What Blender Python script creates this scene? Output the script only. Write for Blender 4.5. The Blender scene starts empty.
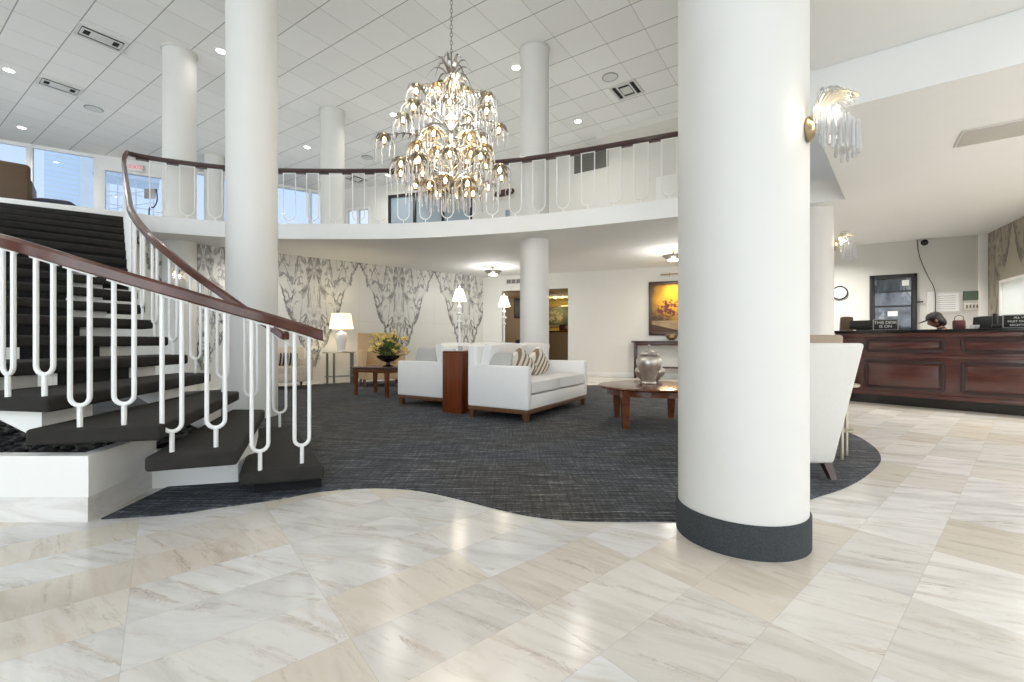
import bpy, bmesh, math, random
from mathutils import Vector, Matrix
random.seed(7)
PI = math.pi
R = math.radians
C = bpy.context.scene.collection

# ------------------------------------------------------------------ materials
def lin(c):
    out = []
    for x in c:
        x = x / 255.0
        out.append(x / 12.92 if x <= 0.04045 else ((x + 0.055) / 1.055) ** 2.4)
    return tuple(out) + (1.0,)

MATS = {}
class NT:
    def __init__(self, name):
        self.m = bpy.data.materials.new(name)
        self.m.use_nodes = True
        self.t = self.m.node_tree
        self.b = self.t.nodes['Principled BSDF']
        MATS[name] = self.m
    def n(self, typ, **kw):
        nd = self.t.nodes.new(typ)
        for k, v in kw.items():
            setattr(nd, k, v)
        return nd
    def l(self, a, b):
        self.t.links.new(a, b)
    def math(self, op, a, b=None, c=None):
        nd = self.n('ShaderNodeMath', operation=op)
        for i, x in enumerate((a, b, c)):
            if x is None:
                continue
            if isinstance(x, (int, float)):
                nd.inputs[i].default_value = x
            else:
                self.l(x, nd.inputs[i])
        return nd.outputs[0]
    def mix(self, f, a, b):
        nd = self.n('ShaderNodeMix', data_type='RGBA')
        for sock, x in ((nd.inputs[0], f), (nd.inputs[6], a), (nd.inputs[7], b)):
            if isinstance(x, (int, float)):
                sock.default_value = x
            elif isinstance(x, tuple):
                sock.default_value = x
            else:
                self.l(x, sock)
        return nd.outputs[2]
    def ramp(self, f, stops):
        nd = self.n('ShaderNodeValToRGB')
        el = nd.color_ramp.elements
        while len(el) < len(stops):
            el.new(0.5)
        for e, (p, c) in zip(el, stops):
            e.position = p
            e.color = c if isinstance(c, tuple) else (c, c, c, 1)
        self.l(f, nd.inputs[0])
        return nd.outputs[0]
    def noise(self, vec, scale, detail=4, rough=0.5, dist=0.0):
        nd = self.n('ShaderNodeTexNoise')
        nd.inputs['Scale'].default_value = scale
        nd.inputs['Detail'].default_value = detail
        nd.inputs['Roughness'].default_value = rough
        nd.inputs['Distortion'].default_value = dist
        if vec is not None:
            self.l(vec, nd.inputs['Vector'])
        return nd.outputs[0]
    def pos(self):
        return self.n('ShaderNodeNewGeometry').outputs['Position']
    def objc(self):
        return self.n('ShaderNodeTexCoord').outputs['Object']
    def mapping(self, vec, scale=(1, 1, 1), rot=(0, 0, 0), loc=(0, 0, 0)):
        nd = self.n('ShaderNodeMapping')
        nd.inputs['Scale'].default_value = scale
        nd.inputs['Rotation'].default_value = rot
        nd.inputs['Location'].default_value = loc
        self.l(vec, nd.inputs['Vector'])
        return nd.outputs[0]
    def dot(self, vec, d):
        nd = self.n('ShaderNodeVectorMath', operation='DOT_PRODUCT')
        self.l(vec, nd.inputs[0])
        nd.inputs[1].default_value = d
        return nd.outputs['Value']
    def comb(self, x, y, z):
        nd = self.n('ShaderNodeCombineXYZ')
        for i, v in enumerate((x, y, z)):
            if isinstance(v, (int, float)):
                nd.inputs[i].default_value = v
            else:
                self.l(v, nd.inputs[i])
        return nd.outputs[0]
    def bump(self, h, strength=0.2, dist=0.01):
        nd = self.n('ShaderNodeBump')
        nd.inputs['Strength'].default_value = strength
        nd.inputs['Distance'].default_value = dist
        self.l(h, nd.inputs['Height'])
        self.l(nd.outputs[0], self.b.inputs['Normal'])
    def set(self, **kw):
        for k, v in kw.items():
            k = k.replace('_', ' ')
            s = self.b.inputs[k]
            if isinstance(v, (int, float, tuple)):
                s.default_value = v
            else:
                self.l(v, s)
        return self.m

def simple(name, c1, c2=None, scale=8, rough=0.5, metal=0.0, bump=0.0, bscale=60, stretch=(1, 1, 1), **kw):
    t = NT(name)
    v = t.mapping(t.objc(), scale=stretch)
    c2 = c2 or tuple(min(255, x * 1.05) for x in c1)
    col = t.mix(t.noise(v, scale), lin(c1), lin(c2))
    t.set(Base_Color=col, Roughness=rough, Metallic=metal, **kw)
    if bump:
        t.bump(t.noise(v, bscale), bump, 0.004)
    return t.m

def emissive(name, col, strength, base=(240, 235, 220)):
    t = NT(name)
    nz = t.noise(t.objc(), 3.0)
    t.set(Base_Color=t.mix(nz, lin(base), lin(base)), Emission_Color=lin(col), Emission_Strength=strength, Roughness=0.4)
    return t.m

def wood(name, dark, light, rough=0.3, stretch=(14, 14, 1.2), scale=2.0, coat=0.3):
    t = NT(name)
    v = t.mapping(t.objc(), scale=stretch)
    nz = t.noise(v, scale, 6, 0.6, 0.6)
    col = t.ramp(nz, [(0.25, lin(dark)), (0.75, lin(light))])
    t.set(Base_Color=col, Roughness=rough, Coat_Weight=coat, Coat_Roughness=0.15)
    t.bump(nz, 0.05, 0.002)
    return t.m

# paints and plasters
simple('white_plaster', (238, 237, 233), (243, 242, 238), 2, 0.7, bump=0.04)
simple('white_wall_paint', (228, 226, 219), (233, 231, 225), 1.5, 0.75, bump=0.03)
simple('soffit_paint', (235, 236, 235), (240, 241, 240), 1.0, 0.8)
simple('grey_wall_paint', (200, 199, 192), (206, 205, 198), 1.5, 0.8)
simple('column_paint', (219, 218, 214), (224, 223, 219), 3, 0.55, bump=0.05, bscale=40)
simple('ochre_paint', (206, 180, 86), (216, 192, 102), 1.5, 0.8)
simple('tan_paint', (176, 158, 132), (184, 166, 140), 1.5, 0.8)
simple('white_metal', (236, 236, 234), (242, 242, 240), 6, 0.35)
simple('grey_metal', (150, 150, 150), (165, 165, 165), 6, 0.35, 0.6)
simple('dark_metal', (40, 38, 36), (52, 50, 48), 6, 0.4, 0.5)
simple('chrome', (205, 203, 198), (220, 218, 214), 6, 0.12, 1.0)
simple('pewter', (128, 124, 116), (176, 171, 162), 14, 0.3, 0.95)
simple('silver', (226, 222, 212), (176, 170, 158), 22, 0.28, 0.75)
simple('brushed_brass', (190, 170, 130), (205, 186, 146), 10, 0.3, 0.9)
simple('antique_brass', (142, 126, 98), (180, 164, 134), 12, 0.3, 0.9)
simple('champagne_metal', (176, 170, 150), (192, 186, 168), 10, 0.3, 0.7)
simple('black_plastic', (16, 16, 17), (24, 24, 25), 10, 0.4)
simple('black_screen', (12, 13, 16), (16, 17, 20), 10, 0.4)
simple('black_gloss', (14, 13, 13), (20, 19, 18), 10, 0.15)
simple('chair_cloth', (208, 206, 200), (214, 212, 207), 30, 0.9, bump=0.2, bscale=200)
simple('white_fabric', (232, 230, 226), (239, 237, 234), 30, 0.9, bump=0.25, bscale=220)
simple('white_leather', (238, 236, 232), (243, 241, 238), 12, 0.5, bump=0.1, bscale=90)
simple('cream_cushion', (222, 216, 206), (230, 225, 216), 30, 0.85, bump=0.2, bscale=220)
simple('grey_fabric', (176, 174, 170), (190, 188, 184), 30, 0.9, bump=0.25, bscale=220)
simple('beige_fabric', (196, 182, 164), (206, 193, 176), 30, 0.9, bump=0.25, bscale=220)
simple('tan_fabric', (196, 166, 128), (206, 178, 142), 30, 0.9, bump=0.25, bscale=220)
simple('taupe_fabric', (158, 142, 124), (170, 155, 138), 30, 0.9, bump=0.25, bscale=220)
simple('brown_leather', (78, 60, 40), (92, 72, 50), 10, 0.5, bump=0.1)
simple('dark_upholstery', (44, 46, 54), (56, 58, 66), 20, 0.8)
simple('stair_carpet', (28, 28, 28), (50, 46, 40), 9, 0.95, bump=0.5, bscale=300)
simple('shade_and_base_carpet', (15, 15, 16), (22, 22, 23), 160, 0.95)  # black of the stair base; on the riser sheets it is painted shade
simple('pebble', (28, 28, 29), (52, 52, 54), 9, 0.45)
simple('paper_white', (236, 236, 233), (242, 242, 240), 10, 0.8)
simple('green_board', (84, 98, 84), (92, 106, 92), 10, 0.7)
simple('leaf_green', (42, 74, 34), (86, 112, 52), 12, 0.6)
simple('blossom_yellow', (214, 186, 92), (238, 216, 140), 14, 0.7)
simple('skin_brown', (122, 80, 58), (132, 88, 66), 8, 0.55)
simple('hair_black', (20, 16, 15), (30, 24, 22), 40, 0.6)
simple('cap_cloth', (26, 22, 22), (36, 31, 30), 60, 0.85)
simple('dark_clothes', (34, 34, 38), (44, 44, 48), 40, 0.85)
simple('soft_red_print', (120, 60, 60), (50, 40, 42), 60, 0.7)
simple('concrete', (240, 240, 236), (226, 226, 223), 0.3, 0.9)
simple('tower_glass', (222, 236, 246), (234, 244, 250), 0.1, 0.3)
simple('vent_white', (214, 213, 208), (220, 219, 214), 6, 0.5)
simple('vent_panel', (188, 185, 178), (196, 193, 187), 6, 0.6)
simple('vent_dark', (30, 30, 30), (38, 38, 38), 6, 0.8)
simple('vent_grey', (116, 114, 108), (126, 124, 118), 6, 0.6)
simple('porcelain', (228, 230, 232), (236, 238, 240), 6, 0.2)
simple('blue_pane', (150, 166, 176), (164, 178, 188), 0.6, 0.12)
simple('brushed_steel', (168, 172, 172), (182, 186, 186), 6, 0.35, 0.6)
wood('handrail_wood', (62, 30, 20), (96, 52, 36), 0.28, (6, 6, 6), 1.5)
wood('dark_rail_wood', (44, 22, 17), (62, 32, 25), 0.3, (6, 6, 6), 1.5)
wood('walnut', (84, 54, 34), (112, 76, 50), 0.35)
wood('table_wood', (82, 42, 21), (126, 72, 38), 0.22, (3, 12, 6))
wood('console_wood', (84, 36, 14), (128, 62, 26), 0.3, (16, 16, 0.7))
wood('desk_wood', (56, 27, 22), (92, 50, 42), 0.25, (2, 2, 14))
wood('moulding_shade_wood', (34, 16, 13), (52, 27, 22), 0.5, (2, 2, 14), coat=0.0)  # darker copy of the desk wood, carrying the mouldings' shadow in its colour
wood('dark_wood', (48, 26, 18), (72, 40, 28), 0.3, (12, 12, 3))
wood('frame_wood', (52, 32, 16), (86, 54, 26), 0.4, (12, 12, 12))
emissive('bulb_glow', (255, 214, 150), 14)
emissive('sconce_glow', (255, 222, 170), 22)
emissive('downlight_glow', (255, 246, 230), 14)
emissive('shade_glow', (255, 232, 190), 1.1)
emissive('shade_glow_bright', (255, 240, 214), 2.2)
emissive('lamp_lens', (255, 240, 214), 6.0)
emissive('exit_red', (230, 60, 80), 0.9, (200, 90, 100))
emissive('lit_page', (255, 255, 252), 0.55)

t = NT('crystal')
tl_ = t.n('ShaderNodeBsdfTranslucent'); tp_ = t.n('ShaderNodeBsdfTransparent'); gg_ = t.n('ShaderNodeBsdfGlossy')
m1_ = t.n('ShaderNodeMixShader'); m2_ = t.n('ShaderNodeMixShader'); lw_ = t.n('ShaderNodeLayerWeight')
gg_.inputs['Roughness'].default_value = 0.06; lw_.inputs['Blend'].default_value = 0.35
t.l(t.mix(t.noise(t.objc(), 20), (1, 1, 1, 1), (0.93, 0.95, 0.96, 1)), tl_.inputs['Color'])
m1_.inputs[0].default_value = 0.34
df_ = t.n('ShaderNodeBsdfDiffuse'); df_.inputs['Color'].default_value = (0.95, 0.95, 0.94, 1); m0_ = t.n('ShaderNodeMixShader'); m0_.inputs[0].default_value = 0.6
t.l(tl_.outputs[0], m0_.inputs[1]); t.l(df_.outputs[0], m0_.inputs[2])
t.l(m0_.outputs[0], m1_.inputs[1]); t.l(tp_.outputs[0], m1_.inputs[2])
t.l(lw_.outputs['Fresnel'], m2_.inputs[0]); t.l(m1_.outputs[0], m2_.inputs[1]); t.l(gg_.outputs[0], m2_.inputs[2])
t.l(m2_.outputs[0], t.t.nodes['Material Output'].inputs['Surface'])

t = NT('clear_glass')
tr = t.n('ShaderNodeBsdfTransparent'); gl = t.n('ShaderNodeBsdfGlossy'); fr = t.n('ShaderNodeFresnel'); mx = t.n('ShaderNodeMixShader')
gl.inputs['Roughness'].default_value = 0.02
tr.inputs['Color'].default_value = (0.9, 0.95, 0.98, 1)
t.l(fr.outputs[0], mx.inputs[0]); t.l(tr.outputs[0], mx.inputs[1]); t.l(gl.outputs[0], mx.inputs[2])
t.l(mx.outputs[0], t.t.nodes['Material Output'].inputs['Surface'])
t = NT('frosted_glass')
tl_ = t.n('ShaderNodeBsdfTranslucent'); df_ = t.n('ShaderNodeBsdfDiffuse'); m0_ = t.n('ShaderNodeMixShader'); m0_.inputs[0].default_value = 0.4
t.l(t.mix(t.noise(t.objc(), 3), lin((236, 240, 240)), lin((246, 248, 248))), tl_.inputs['Color']); df_.inputs['Color'].default_value = (0.85, 0.87, 0.86, 1)
t.l(tl_.outputs[0], m0_.inputs[1]); t.l(df_.outputs[0], m0_.inputs[2]); t.l(m0_.outputs[0], t.t.nodes['Material Output'].inputs['Surface'])
t = NT('tinted_glass')
tr = t.n('ShaderNodeBsdfTransparent'); gl = t.n('ShaderNodeBsdfGlossy'); fr = t.n('ShaderNodeFresnel'); mx = t.n('ShaderNodeMixShader')
gl.inputs['Roughness'].default_value = 0.02
tr.inputs['Color'].default_value = (0.78, 0.86, 0.94, 1)
t.l(fr.outputs[0], mx.inputs[0]); t.l(tr.outputs[0], mx.inputs[1]); t.l(gl.outputs[0], mx.inputs[2])
t.l(mx.outputs[0], t.t.nodes['Material Output'].inputs['Surface'])

# door glass of the office: dark, with the room's reflection painted in as soft pale streaks
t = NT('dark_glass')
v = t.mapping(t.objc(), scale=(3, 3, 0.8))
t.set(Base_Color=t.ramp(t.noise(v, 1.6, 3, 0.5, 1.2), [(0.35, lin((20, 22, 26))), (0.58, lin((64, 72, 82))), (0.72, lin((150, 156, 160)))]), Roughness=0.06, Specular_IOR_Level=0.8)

# marble floor of 30 x 60 cm tiles
def marble_floor():
    t = NT('marble_floor')
    p = t.pos()
    na, nb = (-0.654, 0.757, 0), (0.788, 0.616, 0)
    va = t.math('DIVIDE', t.math('SUBTRACT', t.dot(p, na), 0.011), 0.298)
    vb = t.math('DIVIDE', t.math('SUBTRACT', t.dot(p, nb), 0.505), 0.601)
    ia, ib = t.math('FLOOR', va), t.math('FLOOR', vb)
    wn = t.n('ShaderNodeTexWhiteNoise', noise_dimensions='2D')
    t.l(t.comb(ia, ib, 0), wn.inputs['Vector'])
    rnd, rcol = wn.outputs['Value'], wn.outputs['Color']
    sep = t.n('ShaderNodeSeparateColor'); t.l(rcol, sep.inputs[0])
    # veins, offset and turned per tile
    off = t.n('ShaderNodeVectorMath', operation='SCALE'); t.l(rcol, off.inputs[0]); off.inputs['Scale'].default_value = 37.0
    add = t.n('ShaderNodeVectorMath', operation='ADD'); t.l(p, add.inputs[0]); t.l(off.outputs[0], add.inputs[1])
    rot = t.n('ShaderNodeVectorRotate', rotation_type='Z_AXIS'); t.l(add.outputs[0], rot.inputs['Vector'])
    t.l(t.math('ADD', t.math('MULTIPLY', sep.outputs[0], 0.7), 0.15), rot.inputs['Angle'])
    mp = t.mapping(rot.outputs[0], scale=(1.1, 4.2, 1))
    n1 = t.noise(mp, 1.6, 8, 0.62, 0.9)
    n2 = t.noise(mp, 3.4, 10, 0.7, 1.6)
    streak = t.noise(t.mapping(rot.outputs[0], scale=(0.8, 9, 1)), 2.0, 6, 0.6, 0.5)
    base = t.ramp(n1, [(0.28, lin((200, 198, 194))), (0.46, lin((222, 220, 216))), (0.62, lin((232, 231, 228))), (0.8, lin((214, 208, 198)))])
    warm = t.ramp(n1, [(0.28, lin((200, 190, 172))), (0.5, lin((219, 212, 198))), (0.8, lin((209, 197, 178)))])
    wf = t.ramp(rnd, [(0.35, 0.0), (0.8, 0.95)])
    col = t.mix(wf, base, warm)
    # warm side by the desk (different lot of stone)
    lot = t.ramp(t.math('MULTIPLY', t.dot(p, (0.09, 0.06, 0)), 1.0), [(0.5, 0.0), (0.8, 0.42)])
    col = t.mix(lot, col, warm)
    vein = t.ramp(n2, [(0.47, 0.0), (0.5, 1.0), (0.53, 0.0)])
    vmask = t.ramp(streak, [(0.5, 0.0), (0.7, 1.0)])
    vf = t.math('MULTIPLY', t.math('MULTIPLY', vein, vmask), 0.75)
    col = t.mix(vf, col, lin((150, 138, 124)))
    st = t.ramp(t.math('ADD', t.math('MULTIPLY', streak, 0.6), t.math('MULTIPLY', n2, 0.4)), [(0.54, 0.0), (0.68, 0.6)])
    col = t.mix(st, col, lin((186, 166, 142)))
    def line(x, w):
        f = t.math('FRACT', x)
        d = t.math('MINIMUM', f, t.math('SUBTRACT', 1.0, f))
        return t.math('LESS_THAN', d, w)
    g = t.math('MAXIMUM', line(va, 0.0036), line(vb, 0.0018))
    col = t.mix(t.math('MULTIPLY', g, 0.34), col, lin((150, 146, 138)))
    bri = t.math('ADD', 0.88, t.math('MULTIPLY', sep.outputs[1], 0.14))
    hs = t.n('ShaderNodeHueSaturation'); t.l(col, hs.inputs['Color']); t.l(bri, hs.inputs['Value'])
    t.set(Base_Color=hs.outputs[0], Roughness=t.math('ADD', 0.13, t.math('MULTIPLY', n1, 0.1)), Specular_IOR_Level=0.55)
marble_floor()

# ceiling tiles
def ceiling_tiles():
    t = NT('ceiling_tiles')
    p = t.pos()
    va = t.math('DIVIDE', t.math('SUBTRACT', t.dot(p, (0.554, 0.8325, 0)), 0.25), 0.74)
    vb = t.math('DIVIDE', t.math('SUBTRACT', t.dot(p, (0.821, -0.571, 0)), 0.24), 0.752)
    def line(x, w):
        f = t.math('FRACT', x)
        d = t.math('MINIMUM', f, t.math('SUBTRACT', 1.0, f))
        return t.math('LESS_THAN', d, w)
    l1 = t.math('MULTIPLY', line(va, 0.012), 0.7)
    l2 = t.math('MULTIPLY', line(vb, 0.008), 0.4)
    g = t.math('MAXIMUM', l1, l2)
    wn = t.n('ShaderNodeTexWhiteNoise', noise_dimensions='2D')
    t.l(t.comb(t.math('FLOOR', va), t.math('FLOOR', vb), 0), wn.inputs['Vector'])
    base = t.mix(wn.outputs['Value'], lin((238, 237, 233)), lin((244, 243, 240)))
    t.set(Base_Color=t.mix(g, base, lin((120, 118, 114))), Roughness=0.85)
ceiling_tiles()

def lobby_carpet():
    t = NT('lobby_carpet')
    p = t.pos()
    s1 = t.noise(t.mapping(p, rot=(0, 0, R(-12)), scale=(1.1, 22, 1)), 2.4, 6, 0.75)
    s2 = t.noise(t.mapping(p, rot=(0, 0, R(-12)), scale=(18, 60, 1)), 2.0, 3, 0.7)
    s3 = t.noise(t.mapping(p, rot=(0, 0, R(-12)), scale=(40, 2.2, 1)), 1.4, 3, 0.6)
    m = t.math('ADD', t.math('MULTIPLY', s1, 0.6), t.math('ADD', t.math('MULTIPLY', s2, 0.25), t.math('MULTIPLY', s3, 0.15)))
    col = t.ramp(m, [(0.40, lin((24, 25, 27))), (0.49, lin((50, 51, 53))), (0.55, lin((88, 89, 90))), (0.64, lin((168, 168, 168)))])
    tint = t.mix(t.ramp(t.noise(p, 0.55, 3), [(0.42, 0.0), (0.6, 1.0)]), (0.92, 0.99, 1.12, 1), (1.08, 1.0, 0.90, 1))
    mul = t.n('ShaderNodeMix', data_type='RGBA', blend_type='MULTIPLY'); mul.inputs[0].default_value = 1.0
    t.l(col, mul.inputs[6]); t.l(tint, mul.inputs[7])
    t.set(Base_Color=mul.outputs[2], Roughness=0.95)
    t.bump(m, 0.5, 0.004)
lobby_carpet()

t = NT('column_skirt')
p = t.pos()
nz = t.noise(t.mapping(p, scale=(60, 60, 30)), 4, 4, 0.7)
t.set(Base_Color=t.ramp(nz, [(0.35, lin((40, 44, 47))), (0.7, lin((76, 80, 83)))]), Roughness=0.95)
t.bump(nz, 0.4, 0.003)

# book-matched marble slabs; s runs along the wall
def feature_marble(name, origin, d, period, phase, white, grey, dark, top, amount):
    t = NT(name)
    p = t.pos()
    sub = t.n('ShaderNodeVectorMath', operation='SUBTRACT'); t.l(p, sub.inputs[0]); sub.inputs[1].default_value = (origin[0], origin[1], 0)
    s = t.dot(sub.outputs[0], (d[0], d[1], 0))
    z = t.dot(p, (0, 0, 1))
    tt = t.math('PINGPONG', t.math('SUBTRACT', s, phase), period)
    q = t.comb(tt, 0, z)
    # shear so that the veins lean away from the dark seam as they fall
    sh = t.math('ADD', tt, t.math('MULTIPLY', z, 0.34))
    edge = t.math('SUBTRACT', sh, period * 0.42 + 0.34 * top * 0.62)     # >0 : plain white arch
    wob = t.math('MULTIPLY', t.math('SUBTRACT', t.noise(q, 2.2, 4, 0.6), 0.5), 0.55)
    ee = t.math('ADD', t.math('MULTIPLY', edge, -1.0), wob)
    # inside the arch sh grows with z, so the white sits low around the pale seam
    arch = t.math('SUBTRACT', t.math('SUBTRACT', period, tt), t.math('MULTIPLY', t.math('SUBTRACT', top, z), 0.40))
    reg = t.ramp(t.math('ADD', arch, wob), [(0.0, 0.0), (0.10, 1.0), (0.6, 0.75)])
    q2 = t.comb(t.math('MULTIPLY', sh, 3.0), 1.3, t.math('MULTIPLY', z, 0.75))
    n = t.noise(q2, 0.95, 4, 0.55, 0.9)
    v1 = t.ramp(n, [(0.462, 0.0), (0.488, 1.0), (0.512, 1.0), (0.538, 0.0)])
    q3 = t.comb(t.math('MULTIPLY', t.math('SUBTRACT', tt, t.math('MULTIPLY', z, 0.12)), 4.2), 5.1, z)
    n3 = t.noise(q3, 1.15, 4, 0.55, 1.0)
    v2 = t.ramp(n3, [(0.462, 0.0), (0.486, 1.0), (0.514, 1.0), (0.538, 0.0)])
    patch = t.ramp(t.noise(q, 4.2, 3, 0.6), [(0.36, 0.1), (0.52, 1.0)])
    vv = t.math('MULTIPLY', t.math('MAXIMUM', t.math('MULTIPLY', v1, 0.9), t.math('MULTIPLY', v2, 0.7)), t.math('MULTIPLY', reg, patch))
    ev = t.math('MULTIPLY', t.ramp(t.math('ADD', arch, t.math('MULTIPLY', wob, 0.85)), [(0.0, 0.0), (0.03, 1.0), (0.055, 1.0), (0.09, 0.0)]), patch)
    vv = t.math('MULTIPLY', t.math('MAXIMUM', vv, t.math('MULTIPLY', ev, 0.8)), amount)
    soft = t.math('MULTIPLY', reg, t.ramp(n, [(0.38, 0.4), (0.5, 0.0)]))
    base = t.mix(t.noise(q, 3.0, 5), lin(white), lin(tuple(min(255, x + 6) for x in white)))
    col = t.mix(soft, base, lin(grey))
    col = t.mix(vv, col, lin(dark))
    f = t.math('FRACT', t.math('DIVIDE', t.math('SUBTRACT', s, phase), period))
    dd = t.math('MINIMUM', f, t.math('SUBTRACT', 1.0, f))
    fz = t.math('FRACT', t.math('DIVIDE', z, top / 2.0))
    dz = t.math('MINIMUM', fz, t.math('SUBTRACT', 1.0, fz))
    seam = t.math('MAXIMUM', t.math('LESS_THAN', dd, 0.003), t.math('LESS_THAN', dz, 0.002))
    col = t.mix(t.math('MULTIPLY', seam, 0.3), col, lin((160, 156, 148)))
    t.set(Base_Color=col, Roughness=0.38)
feature_marble('feature_marble', (-5.38, 10.3), (0.757, 0.654), 1.1, 0.8, (216, 215, 208), (192, 191, 186), (50, 50, 53), 3.0, 1.0)
feature_marble('reception_marble', (8.88, 8.41), (-0.495, -0.869), 0.8, 0.2, (164, 156, 140), (116, 108, 96), (52, 46, 40), 3.0, 1.0)

t = NT('planter_marble')
p = t.pos()
nz = t.noise(t.mapping(p, scale=(1.4, 1.4, 5)), 2.0, 6, 0.6, 0.8)
t.set(Base_Color=t.ramp(nz, [(0.3, lin((212, 208, 202))), (0.55, lin((233, 231, 227))), (0.8, lin((222, 216, 208)))]), Roughness=0.25)

# striped cushion cloth
t = NT('striped_cloth')
w = t.n('ShaderNodeTexWave', wave_type='BANDS', bands_direction='X'); w.inputs['Scale'].default_value = 3.6; w.inputs['Distortion'].default_value = 0.6
t.l(t.objc(), w.inputs['Vector'])
t.set(Base_Color=t.ramp(w.outputs[0], [(0.30, lin((140, 116, 92))), (0.42, lin((226, 218, 204))), (0.8, lin((236, 230, 218)))]), Roughness=0.9)
t.bump(t.noise(t.objc(), 180), 0.2, 0.003)
t = NT('black_stripe_cloth')
w = t.n('ShaderNodeTexWave', wave_type='BANDS', bands_direction='X'); w.inputs['Scale'].default_value = 5.0
t.l(t.objc(), w.inputs['Vector'])
t.set(Base_Color=t.ramp(w.outputs[0], [(0.40, lin((50, 46, 42))), (0.55, lin((206, 194, 178)))]), Roughness=0.9)
# still-life painting: golden light on a dark ground, a blurred bunch of leaves, a pale table cloth
def painting(name, seed, gold, ground, leaf):
    t = NT(name)
    o = t.objc()
    sx = t.n('ShaderNodeSeparateXYZ'); t.l(o, sx.inputs[0])
    x, z = sx.outputs[0], sx.outputs[2]
    d = t.math('SQRT', t.math('ADD', t.math('POWER', t.math('DIVIDE', x, 0.62), 2.0), t.math('POWER', t.math('DIVIDE', t.math('SUBTRACT', z, 0.22), 0.62), 2.0)))
    nz = t.noise(t.mapping(o, loc=(seed, 0, 0)), 3.0, 6, 0.6)
    g = t.ramp(t.math('ADD', d, t.math('MULTIPLY', t.math('SUBTRACT', nz, 0.5), 0.9)), [(0.25, lin(gold)), (0.7, lin(tuple(int(c * 0.75) for c in gold))), (1.1, lin(ground))])
    lf = t.ramp(t.noise(t.mapping(o, loc=(seed + 4, 0, 0)), 9.0, 4, 0.6), [(0.45, 0.0), (0.52, 1.0)])
    near = t.ramp(t.math('ADD', t.math('POWER', t.math('DIVIDE', t.math('SUBTRACT', x, -0.08), 0.36), 2.0), t.math('POWER', t.math('DIVIDE', z, 0.26), 2.0)), [(0.7, 1.0), (1.1, 0.0)])
    col = t.mix(t.math('MULTIPLY', lf, near), g, lin(leaf))
    band = t.math('MULTIPLY', t.math('LESS_THAN', z, -0.33), t.math('GREATER_THAN', t.math('ADD', z, t.math('MULTIPLY', x, 0.25)), -0.56))
    col = t.mix(t.math('MULTIPLY', band, t.math('MULTIPLY', nz, 1.1)), col, lin((196, 170, 128)))
    t.set(Base_Color=col, Roughness=0.5)
painting('still_life', 0.0, (238, 180, 44), (70, 42, 20), (110, 40, 18))
painting('garden_view', 9.0, (150, 158, 120), (70, 84, 66), (206, 196, 150))

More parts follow.
